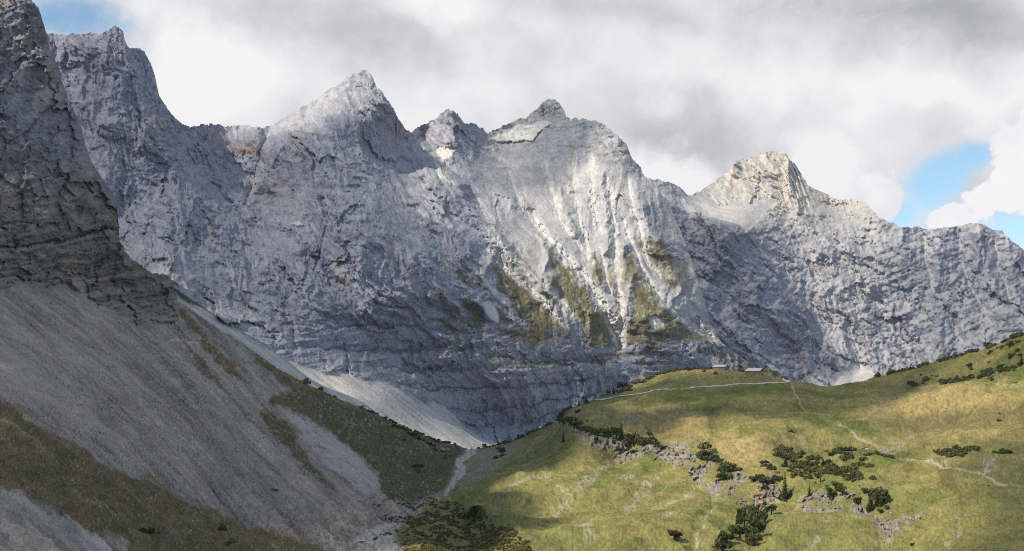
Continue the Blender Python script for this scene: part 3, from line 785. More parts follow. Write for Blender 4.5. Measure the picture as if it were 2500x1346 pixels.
    for q, f in [(Z5((-300, 480), (0, 605), (200, 740), (400, 850), (560, 940), (760, 1010), (960, 1120), (1150, 1200), (1400, 1270), (1600, 1346), (1650, 2200), (700, 2200), (600, 1290), (440, 1250), (300, 1180), (100, 1060), (0, 1030), (-600, 800)), 8),
                 (Z5((850, 150), (900, 190), (1000, 310), (1090, 390), (1160, 470), (1230, 560), (1150, 520), (1050, 440), (960, 330), (880, 230)), 6), (Z5((870, 300), (960, 400), (1030, 480), (1110, 590), (1040, 530), (940, 430)), 5),
                 (Z5((1230, 380), (1350, 420), (1480, 500), (1600, 560), (1780, 630), (2000, 740), (2280, 840), (2230, 960), (2140, 1060), (2050, 1100), (1850, 1110), (1830, 960), (1700, 850), (1500, 740), (1330, 640), (1290, 610), (1400, 560), (1250, 450)), 6),
                 (Z5((1240, 660), (1340, 690), (1400, 740), (1480, 880), (1560, 990), (1640, 1060), (1480, 970), (1380, 850), (1290, 740)), 6), (Z5((1420, 860), (1520, 960), (1600, 1030), (1500, 1000)), 5)]:
        lg = np.maximum(lg, pm(q, f, 1.6))
    lg *= (1 - cliff)
    grain = fbm(U / 7, V / 5, 4, .65, 441)
    lg = lg * sstep(-1.1, -.3, grain + .5 * fbm(U / 50, V / 30, 3, .5, 443))
    torrent = np.maximum(pm([(672, 989), (733, 1012), (808, 1055), (861, 1100), (921, 1165), (928, 1196), (891, 1212), (850, 1171), (800, 1136), (740, 1060)], 6, 1.3), pm([(556, 833), (600, 860), (632, 919), (662, 969), (640, 978), (605, 905)], 7, 1.5) * .7)
    tongue = pm(Z5((-100, 220), (0, 300), (120, 400), (300, 560), (470, 680), (620, 800), (695, 895), (600, 860), (450, 790), (250, 670), (0, 600), (-100, 560)), 10, .8)
    corner = pm(Z5((-600, 820), (0, 1050), (150, 1120), (300, 1200), (440, 1280), (540, 1360), (700, 2000), (-600, 2000)), 7, .8)
    streaks = np.zeros_like(D)
    for q, w in [(Z5((-50, 660), (0, 690), (100, 760), (260, 880)), 4), (Z5((300, 780), (560, 930), (760, 1030), (960, 1130)), 3), (Z5((200, 760), (380, 880)), 2.5), (Z5((870, 250), (960, 350), (1040, 450), (1120, 570), (1200, 680), (1260, 750)), 4), (Z5((1290, 400), (1340, 470)), 3), (Z5((1640, 660), (1680, 720), (1630, 780)), 3),
                 (Z5((1710, 670), (1700, 740), (1680, 790)), 3), (Z5((1560, 640), (1550, 740)), 2), (Z5((1740, 720), (1781, 790)), 2), (Z5((1100, 330), (1170, 390), (1230, 480)), 4)]:
        streaks = np.maximum(streaks, lm(q, w, 1.0))
    stream = np.maximum(lm([(1154, 1095), (1135, 1112), (1122, 1130), (1130, 1146), (1118, 1165), (1102, 1190)], 9, 1.2), lm([(1102, 1190), (1080, 1212), (1062, 1226)], 4, .7))
    stream = np.maximum(stream, lm([(1150, 1097), (1156, 1104), (1134, 1124)], 2.5))
    stream = stream * sstep(-.75, -.05, grain + .25)
    wash = pm([(866, 1318), (900, 1299), (950, 1285), (985, 1288), (962, 1308), (950, 1326), (975, 1340), (980, 1390), (940, 1390), (905, 1338)], 7, 2.4) * sstep(-.55, .25, fbm(U / 16, V / 8, 4, .6, 447) + .2)
    rubble_v = pm([(1160, 1100), (1240, 1085), (1290, 1072), (1250, 1110), (1180, 1170), (1120, 1195), (1135, 1150)], 10, 1.5) * .65
    # rock steps in the meadow
    rk = np.zeros_like(D)
    for q in [[(1478, 1052), (1500, 1050), (1530, 1064), (1560, 1082), (1590, 1090), (1605, 1104), (1578, 1108), (1540, 1116), (1505, 1114), (1490, 1098)], [(1420, 1056), (1440, 1062), (1455, 1078), (1432, 1074)], [(1455, 1075), (1478, 1078), (1480, 1088), (1460, 1086)],
              Z7((0, 740), (90, 740), (130, 790), (180, 800), (200, 860), (160, 865), (90, 840), (0, 830)), Z7((200, 880), (260, 870), (330, 830), (350, 850), (290, 920), (260, 955), (215, 940), (195, 900)), Z7((280, 960), (360, 930), (400, 960), (370, 1000), (320, 1005)), Z7((410, 960), (460, 910), (520, 900), (500, 960), (440, 1015)),
              Z7((580, 910), (650, 900), (730, 940), (735, 985), (680, 1040), (640, 1080), (615, 1115), (590, 1060), (545, 1060), (560, 1030), (600, 1000), (585, 950)), Z7((470, 1030), (520, 1015), (525, 1060), (480, 1080)),
              Z7((840, 1010), (900, 985), (990, 985), (1050, 1000), (1100, 1000), (1175, 990), (1170, 1030), (1080, 1030), (1040, 1050), (960, 1045), (900, 1040), (850, 1035)), Z7((810, 1085), (890, 1060), (1000, 1070), (1090, 1065), (1080, 1110), (1000, 1105), (920, 1105)), Z7((1135, 1085), (1170, 1045), (1230, 1075), (1280, 1100), (1265, 1130), (1200, 1110)),
              Z7((1240, 1150), (1300, 1140), (1350, 1165), (1420, 1190), (1415, 1240), (1380, 1285), (1320, 1280), (1300, 1220), (1260, 1200)), Z7((1430, 1180), (1500, 1150), (1540, 1140), (1530, 1170), (1460, 1200)), [(1395, 1048), (1420, 1052), (1480, 1066), (1500, 1060), (1490, 1084), (1440, 1082), (1400, 1066)], [(1590, 1098), (1640, 1095), (1690, 1112), (1700, 1126), (1660, 1130), (1610, 1116)], Z7((90, 720), (200, 760), (260, 830), (220, 850), (120, 790)), Z7((380, 900), (470, 890), (600, 900), (590, 930), (470, 925), (390, 930))]:
        rk = np.maximum(rk, pm(q, 5, 1.7))
    rk_full = rk
    crk = sstep(.1, -.3, fbm(U / 8, V / 6, 3, .6, 455)) * rk
    rk = rk * sstep(-.55, .15, fbm(U / 14, V / 9, 4, .62, 451) + .12)
    earth = np.zeros_like(D)
    for q, w in [(Z6((1380, 880), (1340, 930), (1260, 1010), (1180, 1080), (1100, 1140)), 7), (Z6((1590, 975), (1560, 1020), (1500, 1070), (1430, 1160)), 10), (Z6((1450, 1000), (1480, 980)), 9), (Z6((850, 1060), (930, 1020), (990, 1005)), 5), (Z6((1000, 1000), (1060, 985)), 4), (Z6((800, 975), (900, 940), (960, 930)), 3), (Z6((1100, 1050), (1150, 1070)), 6),
                 (Z6((690, 1130), (760, 1120)), 3), (Z6((1210, 1250), (1240, 1270), (1270, 1300)), 13), (Z6((1620, 1230), (1680, 1200)), 5), (Z7((0, 1100), (200, 1010), (330, 950)), 4), (Z7((40, 1200), (120, 1170)), 6), (Z7((225, 1330), (300, 1180), (330, 1090)), 3), (Z7((640, 1080), (735, 990)), 5), (Z7((760, 1140), (800, 1070), (850, 1000)), 6), (Z7((700, 1200), (650, 1270)), 2.5),
                 (Z7((1000, 1190), (1140, 1140)), 4), (Z7((1080, 1180), (1150, 1110)), 3), (Z7((880, 1305), (960, 1290)), 3), (Z7((1300, 1346), (1310, 1280)), 3), (Z7((1700, 1340), (1760, 1230), (1800, 1100)), 3.5), (Z7((1680, 815), (1660, 850)), 8), (Z7((1910, 840), (1960, 860), (1910, 910)), 9), (Z7((1010, 690), (1040, 685)), 4), (Z7((1310, 725), (1360, 735), (1440, 720)), 6),
                 (Z7((840, 690), (890, 740)), 4), (Z7((1240, 540), (1280, 535)), 4), (Z7((1265, 520), (1275, 518)), 3), (Z7((1970, 396), (2110, 397)), 2), (Z7((1550, 400), (1610, 395)), 3), (Z7((1660, 392), (1740, 396)), 2.5), (Z7((1970, 340), (2010, 330)), 5), (Z(1340, 920, 6.73, [(1200, 690), (1440, 630)]), 4), (Z(1340, 920, 6.73, [(1250, 740), (1370, 700)]), 3), (Z7((1400, 780), (1480, 800)), 2)]:
        earth = np.maximum(earth, sstep(w * 1.5 + 2, w * .2, line_d(U + W1 * 1.6, V + W2 * 1.6, q)) * sstep(-.45, .35, grain + .35 * fbm(U / 22, V / 14, 3, .5, 445)))
    trails = np.zeros_like(D)
    for q, w in [(Z7((790, 365), (800, 400), (815, 440), (840, 475), (835, 500), (880, 540)), 2.2), (Z7((1065, 615), (1110, 640), (1180, 670), (1240, 690), (1300, 715)), 1.8), (Z7((1470, 800), (1520, 810), (1570, 825), (1620, 845), (1690, 855), (1740, 880), (1800, 895), (1880, 910), (1960, 940), (2060, 962), (2140, 978)), 3.4), (Z7((1600, 830), (1560, 815)), 3), (Z7((1910, 915), (1930, 870), (1970, 830)), 3)]:
        trails = np.maximum(trails, sstep(w * .6 + 1.6, w * .6 - 1.2, line_d(U + W1 * .5, V + W2 * .5, q)) * sstep(-.9, .1, grain + .4 * fbm(U / 30, V / 20, 2, .5, 449)))
    thicket = pm([(1000, 1262), (1060, 1240), (1110, 1236), (1160, 1246), (1230, 1285), (1290, 1346), (1330, 1400), (960, 1400), (985, 1330), (980, 1290)], 5, .6)
    hill = 1 - left
    # --- relief
    tp_ = sstep(20, 110, V - top)
    dz = hill * (5.0 * tp_ * fbm(x / 120, y / 120, 3, .45, 461) + 2.6 * tp_ * (ridged((x + .5 * y) / 55, (y - .5 * x) / 110, 3, .45, 463) + .2) + .8 * fbm(x / 14, y / 20, 5, .58, 465) + 1.1 * sstep(1060, 1140, V) * ridged(x / 22, y / 30, 3, .5, 467)) * sstep(120, 300, D)
    # terracettes and soft folds in the pasture
    for q, w, a in [(Z7((0, 470), (200, 480), (400, 560), (500, 620), (740, 665)), 24, 5.0), ([(1400, 1025), (1500, 1000), (1570, 990), (1640, 1005), (1720, 1030)], 20, 5), ([(1620, 985), (1700, 1000), (1780, 1025)], 16, -4), ([(1590, 1040), (1660, 1060), (1720, 1080), (1735, 1100)], 16, -5), ([(1720, 1100), (1715, 1070), (1690, 1045)], 5, -2.5), (Z7((1600, 660), (1700, 610), (1800, 550)), 8, -1.5), (Z7((900, 690), (960, 640)), 7, -3.5), (Z7((700, 740), (900, 740), (1100, 700)), 14, -3),
                    (Z7((640, 1120), (620, 1200), (540, 1290)), 18, -7), (Z7((840, 1010), (760, 1130), (700, 1210), (640, 1280), (560, 1346)), 13, -7), (Z7((1300, 1346), (1330, 1240), (1280, 1130)), 18, -4), (Z7((1800, 1100), (1770, 1220), (1690, 1340)), 10, -2.5), (Z7((330, 960), (320, 1100), (240, 1200), (220, 1346)), 12, -3), (Z7((1450, 560), (1600, 650), (1780, 560)), 22, -4), (Z7((1700, 480), (1900, 440)), 24, 4), ]:
        d = line_d(Uw, Vw, q, 90)
        dz = dz + np.sign(a) * np.minimum(abs(a) * 1.5, .5 * w * D / F) * np.exp(-(d / w) ** 2)
    dz = dz + left * (1 - cliff) * (1.3 * fbm(U / 55, V / 38, 4, .5, 471) + .55 * near * fbm(U / 8, V / 6, 4, .6, 475))
    th = np.radians(np.interp(U, [0, 300, 600, 900], [38, 42, 47, 44]))
    ca = ((V - 900) * np.cos(th) - (U - 400) * np.sin(th)).astype(f32); al = ((U - 400) * np.cos(th) + (V - 900) * np.sin(th)).astype(f32)
    dz = dz + left * (1 - cliff) * .28 * near * ridged(U / 5.5, V / 4.2, 2, .6, 477)
    dz = dz + left * (1 - cliff) * (1 - lg * .6) * 3.4 * fbm(ca / 34, al / 420, 4, .55, 481)
    dz = dz + torrent * 1.2 * ridged(ca / 10, al / 90, 3, .6, 483) - stream * 1.5
    dz = dz + hill * (1 - rk) * .35 * np.sin((P[..., 2] + 1.2 * fbm(x / 40, y / 40, 3, .5, 487)) * 2 * np.pi / 1.6) * sstep(300, 450, D) * (.35 + 1.6 * pm([(1480, 1000), (1700, 1010), (1740, 1060), (1560, 1070), (1470, 1040)], 14, 2) + .5 * pm([(1250, 1180), (1700, 1190), (1700, 1310), (1300, 1310)], 20, 2))
    P[..., 2] += dz
    # crags : push the rock out along the view, strata and cracks
    wx = 7 * fbm(sc_ / 60, tc / 60, 3, .5, 491)
    dipc = tc - .18 * sc_ + wx
    cw = 5 * fbm(sc_ / 14, tc / 14, 3, .55, 493)
    rc = 15 * facet((sc_ + .2 * tc + cw) / 48, (tc + cw) / 70, 11) + 8 * facet((sc_ + cw) / 19, (tc - cw) / 22, 12) + 2.6 * facet((sc_ + cw * .5) / 7.5, tc / 7, 13) + 1.4 * facet(sc_ / 3.4, tc / 3.2, 14) + 10 * ridged((sc_ + .22 * tc + wx) / 90, tc / 200, 4, .52, 501) + 1.2 * ridged((sc_ + .3 * tc) / 30, tc / 38, 4, .58, 511) + 1.4 * ridged(sc_ / 8, tc / 6, 3, .6, 513) + (2.0 + 5.5 * sstep(540, 610, V)) * fbm(sc_ / 150, dipc / 11, 4, .62, 521) + 5.0 * sstep(560, 620, V) * np.abs(((dipc / 13 + .35 * fbm(sc_ / 40, tc / 40, 3, .5, 523)) % 1.0) - .15)
    for q, w, a in [([(-20, 610), (60, 600), (140, 590), (200, 575), (272, 558)], 5, 22), ([(-20, 560), (40, 540), (90, 552)], 4, 10), ([(60, 690), (140, 680), (210, 672)], 4, 10), ([(280, 690), (340, 685), (400, 680)], 4, 8), ([(60, 330), (100, 280), (150, 250), (180, 270)], 6, 12), ([(205, 735), (300, 740), (430, 735)], 3, 7)]:
        rc -= a * np.exp(-line_d(Uw, Vw, q, 60) / w)
    rc = rc * cliff * (.3 + .7 * sstep(0, 40, V - top))
    rm = (1.8 * ridged(U / 18, V / 15, 4, .6, 531) + 5.0 * facet(U / 15 + W1 / 9, V / 12 + W2 / 9, 15) + 2.4 * facet(U / 6.5, V / 5.5, 16)) * rk
    sc = 1 - (rc + rm) / D
    P = P * sc[..., None].astype(f32)
    P = P.astype(f32)
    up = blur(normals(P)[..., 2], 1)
    # --- colours
    C = np.empty(D.shape + (3,), f32)
    nlo = fbm(x / 60, y / 60, 4, .5, 541); nmi = fbm(x / 14, y / 18, 4, .6, 545)
    C[:] = (.218, .190, .068)
    C = mixc(C, sstep(-.3, .5, nlo), (.128, .142, .040))
    C = mixc(C, sstep(.1, .7, nmi) * .5, (.265, .215, .090))
    C = mixc(C, sstep(1080, 1180, V) * .35 * hill, (.202, .196, .060))
    gold = np.maximum(np.maximum(pm(Z7((1200, 520), (1350, 440), (1700, 420), (2140, 400), (2140, 700), (1700, 740), (1450, 720), (1250, 600)), 30, 3), pm(Z7((0, 480), (250, 540), (330, 700), (420, 660), (700, 700), (620, 840), (450, 860), (250, 740), (0, 700)), 16, 2)), pm([(1400, 1030), (1520, 1000), (1640, 1010), (1700, 1060), (1600, 1075), (1480, 1050)], 14, 2) * .8)
    C = mixc(C, gold * .7, (.335, .255, .108))
    lush = np.zeros_like(D)
    for q in [Z7((850, 560), (1000, 550), (1180, 590), (1050, 640), (900, 620)), Z7((500, 660), (600, 670), (600, 700), (500, 695)), [(930, 1170), (1050, 1160), (1090, 1180), (1060, 1210), (960, 1215)], [(1570, 960), (1700, 955), (1900, 945), (1900, 960), (1700, 985), (1600, 985)], Z7((1280, 800), (1400, 790), (1430, 820), (1300, 850))]:
        lush = np.maximum(lush, pm(q, 12, 2))
    C = mixc(C, lush * .6, (.085, .125, .020))
    brown = np.maximum(pm(Z7((1640, 880), (1720, 880), (1780, 1050), (1800, 1110), (1720, 1000), (1650, 970)), 6, 1.2), pm(Z7((1430, 820), (1530, 830), (1520, 900), (1450, 930)), 9, 1.5)) * .6
    C = mixc(C, brown, (.115, .085, .025))
    C *= (1 + .30 * fbm(U / 6.5, V / 4.2, 4, .7, 547) + .18 * fbm(U / 26, V / 12, 4, .6, 548))[..., None]
    C = mixc(C, sstep(.35, .8, fbm(U / 11, V / 5, 4, .65, 546)) * .45, (.10, .085, .03))
    fleck = sstep(.62, .95, fbm(U / 4.5, V / 3.5, 3, .7, 549) + .25 * nlo) * hill * sstep(1090, 1180, V)
    C = mixc(C, fleck * .35, (.34, .31, .23))
    # left side : loose stone
    st = fbm(ca / 9, al / 170, 5, .6, 551); st2 = fbm(ca / 40, al / 500, 4, .5, 553)
    scr = np.empty_like(C); scr[:] = (.275, .232, .197)
    scr *= (1 + .34 * st + .34 * st2 + .30 * fbm(U / 4.4, V / 3.6, 3, .75, 555) + .10 * fbm(U / 70, V / 50, 3, .5, 557))[..., None]
    scr = mixc(scr, np.maximum(tongue * .75, gully * .5), (.36, .305, .27))
    scr = mixc(scr, sstep(.35, .9, fbm(ca / 26, al / 260, 4, .6, 559)) * .5, (.34, .31, .28))
    spk = sstep(.45, .8, fbm(U / 5, V / 4, 3, .7, 591) + .25 * fbm(ca / 30, al / 120, 3, .5, 593)) * sstep(820, 1000, V + U * .2)
    scr = mixc(scr, spk * .8, (.40, .37, .335))
    gap = sstep(.5, .85, fbm(U / 4.2, V / 3.2, 3, .7, 595)) * sstep(820, 1000, V + U * .2)
    scr = mixc(scr, gap * .8, (.10, .09, .082))  # dark gaps between stones, their shade painted as speckle
    blk = sstep(930, 1150, V) * sstep(380, 560, U) * sstep(820, 760, U) * sstep(-.2, .5, fbm(U / 80, V / 60, 3, .5, 561))
    scr = mixc(scr, blk * .4, (.185, .182, .185))
    vplant = sstep(1180, 1290, V) * sstep(300, 500, U) * sstep(-.1, .5, fbm(U / 18, V / 9, 4, .6, 563))
    scr = mixc(scr, vplant * .55, (.10, .085, .035))
    C = C + (scr - C) * left[..., None]
    lgc = np.empty_like(C); lgc[:] = (.140, .108, .050)
    lgc = mixc(lgc, sstep(500, 900, U), (.085, .080, .030))
    lgc = mixc(lgc, sstep(-.2, .5, fbm(U / 45, V / 26, 4, .55, 565)) * .6, (.062, .066, .022))
    lgc *= (1 + .35 * fbm(U / 6, V / 4, 4, .65, 567))[..., None]
    C = C + (lgc - C) * (lg * left)[..., None]
    sp = sstep(.62, .9, fbm(U / 5, V / 3.8, 3, .65, 569) + .3 * fbm(U / 60, V / 40, 3, .5, 571)) * lg
    C = mixc(C, sp * .55, (.25, .24, .225))
    C = mixc(C, torrent * sstep(-.9, -.2, fbm(ca / 6, al / 40, 4, .6, 573)) * .85, (.40, .38, .36))
    C = mixc(C, streaks * left * .6 * sstep(-.5, .5, grain + .3 * nmi) * (1 - cliff), (.32, .295, .265))
    chute = np.zeros_like(D)
    for q, w in [(Z5((330, 90), (480, 330), (640, 560), (900, 900)), 6), (Z5((520, 190), (720, 400), (960, 660), (1250, 960), (1420, 1010)), 5), (Z5((100, 80), (350, 330), (520, 490)), 7), (Z5((640, 270), (880, 480), (1100, 720), (1330, 930)), 4), (Z5((0, 180), (200, 380), (330, 520)), 6), (Z5((760, 300), (900, 470), (1060, 680)), 3), (Z5((900, 250), (1000, 380), (1090, 520)), 3), (Z5((1050, 330), (1180, 500), (1300, 620)), 4)]:
        chute = np.maximum(chute, sstep(w * 1.6, 0, line_d(U + W1 * 1.2, V + W2 * 1.2, q)))
    C = mixc(C, chute * left * (1 - cliff) * sstep(-.8, .3, grain + .4 * st) * .55, (.37, .33, .295))
    edge = sstep(12, 2, line_d(U + W1, V + W2, Z5((0, 1055), (150, 1125), (300, 1205), (440, 1285), (540, 1365)), 50))
    C = mixc(C, np.maximum(corner * .3, edge * .6), (.36, .34, .325))
    C = mixc(C, rubble_v, (.24, .235, .20))
    C = mixc(C, stream * .9, (.46, .44, .41))
    C = mixc(C, wash * .85 * sstep(-.9, -.1, grain + .3), (.47, .45, .41))
    C = mixc(C, earth * sstep(-1.0, .5, fbm(U / 4.2, V / 3.4, 3, .7, 597)) * .85, (.40, .345, .275))
    C = mixc(C, trails * .85, (.42, .37, .29))
    C = mixc(C, thicket * .8 * sstep(-.7, .3, grain), (.165, .15, .055))
    rkc = np.empty_like(C); rkc[:] = (.27, .245, .222)
    rkc *= (1 + .35 * fbm(U / 7, V / 7, 4, .6, 575))[..., None]
    rkc = mixc(rkc, sstep(.2, .7, fbm(U / 20, V / 26, 3, .6, 577)) * .6, (.36, .25, .17))
    rkc = mixc(rkc, crk * .5, (.10, .09, .07))
    C = C + (rkc - C) * rk[..., None]
    C = mixc(C, np.clip(sstep(-2, 14, poly_sd(U, V, Z7((585, 930), (640, 920), (650, 1000), (640, 1110), (600, 1100)))) * rk, 0, 1) * .6, (.36, .22, .13))
    # near cliff
    cc = np.empty_like(C); cc[:] = (.195, .165, .138)
    cc = mixc(cc, sstep(560, 330, V), (.235, .225, .238))
    cc *= (1 + .22 * fbm(sc_ / 40, tc / 40, 5, .6, 581) + .25 * fbm(sc_ / 8, tc / 8, 3, .6, 583))[..., None]
    cc = mixc(cc, sstep(.15, .7, fbm(sc_ / 26, tc / 70, 5, .6, 585)) * .55, (.075, .07, .065))
    cc = mixc(cc, sstep(.35, .8, fbm(sc_ / 30, tc / 50, 4, .6, 587)) * .4, (.27, .20, .14))
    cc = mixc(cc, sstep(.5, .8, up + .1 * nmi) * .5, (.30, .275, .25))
    band = sstep(590, 640, V) * sstep(.1, .6, fbm(sc_ / 120, dipc / 8, 4, .6, 589))
    cc = mixc(cc, band * .5, (.30, .255, .22))
    cc = mixc(cc, pm([(95, 225), (125, 205), (140, 240), (110, 265), (85, 300), (60, 315), (70, 270)], 8, 1.5) * .6, (.40, .385, .37))  # sunlit patch painted pale on the cliff
    C = C + (cc - C) * (cliff * (1 - gully * .7))[..., None]
    C = np.clip(C, .015, .6)
    FT.update(rows=rows, U=U, V=V, P=P, top=top, px=px, n1=n1, rk=rk_full, left=left)
    P2, nb = backside(P, (5, 16, 40, 90, 180, 300), np.where(px < 432, 1.7, .6))
    C2 = np.concatenate([np.repeat(C[:1], nb, 0), C], 0)
    pad = lambda a: np.concatenate([np.repeat(a[:1], nb, 0), a], 0).ravel()
    faces = grid_faces(*P2.shape[:2])
    fc = pad(cliff)[faces].mean(1) > .5
    fl = pad(left)[faces].mean(1) > .5
    P2 = P2.reshape(-1, 3); C2 = C2.reshape(-1, 3)
    for nm, sel, mat, cat, lab in (('cliff', fc, M_ROCK, 'cliff', 'dark shaded rock cliff rising at the left edge above the scree'), ('scree_slope', fl & ~fc, M_SCREE, 'slope', 'shaded grey scree slope with brownish grass bands running down from the left cliff'),
                                   ('hill', ~fl & ~fc, M_GRASS, 'hill', 'sunlit green and golden pasture hill with the mountain hut on its crest')):
        a, b, c = sub_mesh(P2, C2, faces, sel)
        link(nm, raw_mesh(nm, a, b, c), mat, kind='structure', category=cat, label=lab)


build_foreground()

# a base sheet under everything, out to the horizon
me = raw_mesh('ground', np.array([(-6500, -3000, -330), (6500, -3000, -330), (6500, 8000, -330), (-6500, 8000, -330)]), np.array([(0, 1, 2, 3)]), np.full((4, 3), .1))
link('ground', me, M_GRASS, kind='structure', category='ground', label='valley floor beneath the mountains')


def at(px, py):
    """point of the foreground terrain seen at a photo pixel"""
    c = (px - FT['px'][0]) / 2.0
    c0 = int(np.clip(math.floor(c), 0, len(FT['px']) - 2)); fr = c - c0
    tp = FT['top'][c0] * (1 - fr) + FT['top'][c0 + 1] * fr
    r = float(np.interp(max(py, tp + .6), FT['rows'], np.arange(FT['n1'])))
    r0 = int(np.clip(math.floor(r), 0, FT['n1'] - 2)); fv = r - r0
    A = FT['P']
    p = (A[r0, c0] * (1 - fr) + A[r0, c0 + 1] * fr) * (1 - fv) + (A[r0 + 1, c0] * (1 - fr) + A[r0 + 1, c0 + 1] * fr) * fv
    return p.astype(float)


def at_grid(G, px, py):
    """nearest surface point of a mountain at a photo pixel"""
    c0 = int(np.clip(round((px - G['px'][0]) / (G['px'][1] - G['px'][0])), 0, len(G['px']) - 1))
    nv = G['P'].shape[0]
    r = int(np.clip(round(np.interp(max(py, G['top'][c0]), G['rows'], np.arange(len(G['rows'])))), 0, nv - 1))
    return G['P'][r, c0].astype(float)


# ------------------------------------------------------------------ unseen clouds overhead, shaped to throw the shade on the slopes
def cloud_mat():
    m = bpy.data.materials.new('cloud')
    m.use_nodes = True
    t = NT(m.node_tree)
    out = t.n['Material Output']
    t.n.remove(t.n['Principled BSDF'])
    at_ = t.node('ShaderNodeAttribute', attribute_name='Col').outputs[0]
    tr = t.node('ShaderNodeBsdfTransparent')
    di = t.node('ShaderNodeBsdfDiffuse', ins={0: (.9, .9, .92, 1)})
    tl = t.node('ShaderNodeBsdfTranslucent', ins={0: (.62, .64, .68, 1)})
    mx = t.node('ShaderNodeMixShader', ins={0: .55, 1: di.outputs[0], 2: tl.outputs[0]})
    sepc = t.node('ShaderNodeSeparateColor', ins={0: at_}).outputs[0]
    fin = t.node('ShaderNodeMixShader', ins={0: sepc, 1: tr.outputs[0], 2: mx.outputs[0]})
    t.l.new(fin.outputs[0], out.inputs[0])
    return m


M_CLOUD = cloud_mat()


def cloud(poly_world, dens, soft, base=1520.0, label='unseen cloud shaped to shade the valley'):
    k = (base - poly_world[:, 2]) / SUN[2]
    q = poly_world[:, :2] + SUN[None, :2] * k[:, None]
    lo = q.min(0) - soft * 1.5; hi = q.max(0) + soft * 1.5
    n = 150
    X, Y = np.meshgrid(np.linspace(lo[0], hi[0], n), np.linspace(lo[1], hi[1], n))
    sd = poly_sd(X.astype(f32), Y.astype(f32), q, soft * 3)
    sd = sd + soft * .8 * fbm(X / (soft * 3.5), Y / (soft * 3.5), 5, .55, 801)
    w = np.clip((sd + soft) / (2 * soft), 0, 1)
    th = (30 + 60 * np.sqrt(w)) * w * (1 + .5 * fbm(X / 130, Y / 130, 4, .55, 811))
    fl = w[:-1, :-1] + w[1:, 1:] + w[1:, :-1] + w[:-1, 1:] > 0
    F4 = grid_faces(n, n)[fl.ravel()]
    top = np.stack([X, Y, base + th * 1.4 + .3], -1).reshape(-1, 3); bo = np.stack([X, Y, base - th * .3 - .3], -1).reshape(-1, 3)
    f = 1 - np.sqrt(np.clip(1 - dens * sstep(0, 1, w), 0, 1))
    col = np.repeat(f.reshape(-1, 1), 3, 1)
    used = np.unique(F4); mp = np.zeros(n * n, np.int32); mp[used] = np.arange(len(used))
    P = np.concatenate([top[used], bo[used]]); Cc = np.concatenate([col[used], col[used]])
    fa = mp[F4]; fb = fa[:, ::-1] + len(used)
    link('cloud', raw_mesh('cloud', P, np.concatenate([fa, fb]), Cc), M_CLOUD, kind='structure', category='cloud', label=label)


def pts(fn, *p):
    return np.array([fn(a, b) for a, b in p])


def ms(a, b):
    return at_grid(MS, a, b)


def fs(a, b):
    return at_grid(FS, a, b)


def make_clouds():  # cliff, wall and wisp clouds are added only to darken those places
    cloud(pts(at, (-290, 120), (40, 260), (190, 350), (240, 430), (292, 600), (200, 640), (-290, 640)), .7, 30, label='unseen cloud added to shade the near cliff')
    cloud(pts(at, (-290, 500), (100, 530), (290, 575), (330, 660), (430, 740), (600, 850), (870, 992), (1000, 1052), (1140, 1096), (1360, 1032), (1410, 1045), (1490, 1090), (1430, 1112), (1250, 1172), (1130, 1212), (1060, 1238), (960, 1282), (890, 1300), (830, 1350), (740, 1380), (-290, 1385)), 1.0, 26, label='large cloud above the shaded scree slope')
    cloud(pts(at, (1440, 985), (1640, 910), (1930, 932), (2010, 946), (2120, 935), (2320, 885), (2500, 820), (2780, 740), (2780, 840), (2500, 895), (2400, 930), (2250, 955), (2110, 990), (2040, 1022), (1950, 1030), (1850, 1012), (1750, 990), (1600, 1000)), .88, 30, label='thin cloud above the hut')
    cloud(pts(at, (2350, 1115), (2420, 1090), (2560, 1085), (2780, 1090), (2780, 1385), (2360, 1385), (2420, 1260), (2390, 1180)), .88, 22, label='small cloud above the right edge of the pasture')
    cloud(pts(at, (1880, 1078), (1960, 1060), (2060, 1067), (2160, 1080), (2280, 1076), (2480, 1066), (2780, 1060), (2780, 1085), (2480, 1088), (2280, 1093), (2130, 1094), (2000, 1088)), .6, 10, label='unseen wisp of cloud added to darken the middle of the pasture')
    cloud(pts(at, (1540, 1010), (1660, 1022), (1750, 1050), (1700, 1064), (1600, 1052), (1510, 1042)), .5, 12, label='unseen wisp of cloud added to darken the pasture bulge')
    cloud(pts(ms, (-190, 80), (100, 90), (280, 70), (450, 330), (600, 320), (740, 330), (880, 300), (930, 420), (1000, 520), (1090, 600), (1160, 700), (1300, 810), (1600, 840), (1650, 900), (1400, 1000), (1200, 1075), (1000, 960), (850, 900), (600, 810), (430, 690), (-190, 600)), .66, 70, label='unseen thin cloud added to dim the tall grey wall')
    cloud(pts(fs, (1500, 470), (1640, 500), (1815, 570), (1850, 640), (1930, 760), (2000, 850), (2050, 930), (1900, 960), (1500, 960)), .7, 70, label='thin cloud above the far mountain')
    cloud(pts(fs, (2170, 600), (2390, 580), (2600, 700), (2790, 800), (2790, 980), (2250, 960), (2200, 800)), .4, 90, label='thin cloud above the right end of the far mountain')


make_clouds()

# ------------------------------------------------------------------ things
rnd = random.Random(11)


def tag(o, label, cat, group=None):
    o['label'] = label; o['category'] = cat
    if group:
        o['group'] = group
    return o


def thing(name, loc, label, cat, group=None, rz=0.0, s=1.0):
    o = bpy.data.objects.new(name, None)
    o.empty_display_size = .5
    o.location = loc; o.rotation_euler = (0, 0, rz); o.scale = (s, s, s)
    COL.objects.link(o)
    return tag(o, label, cat, group)


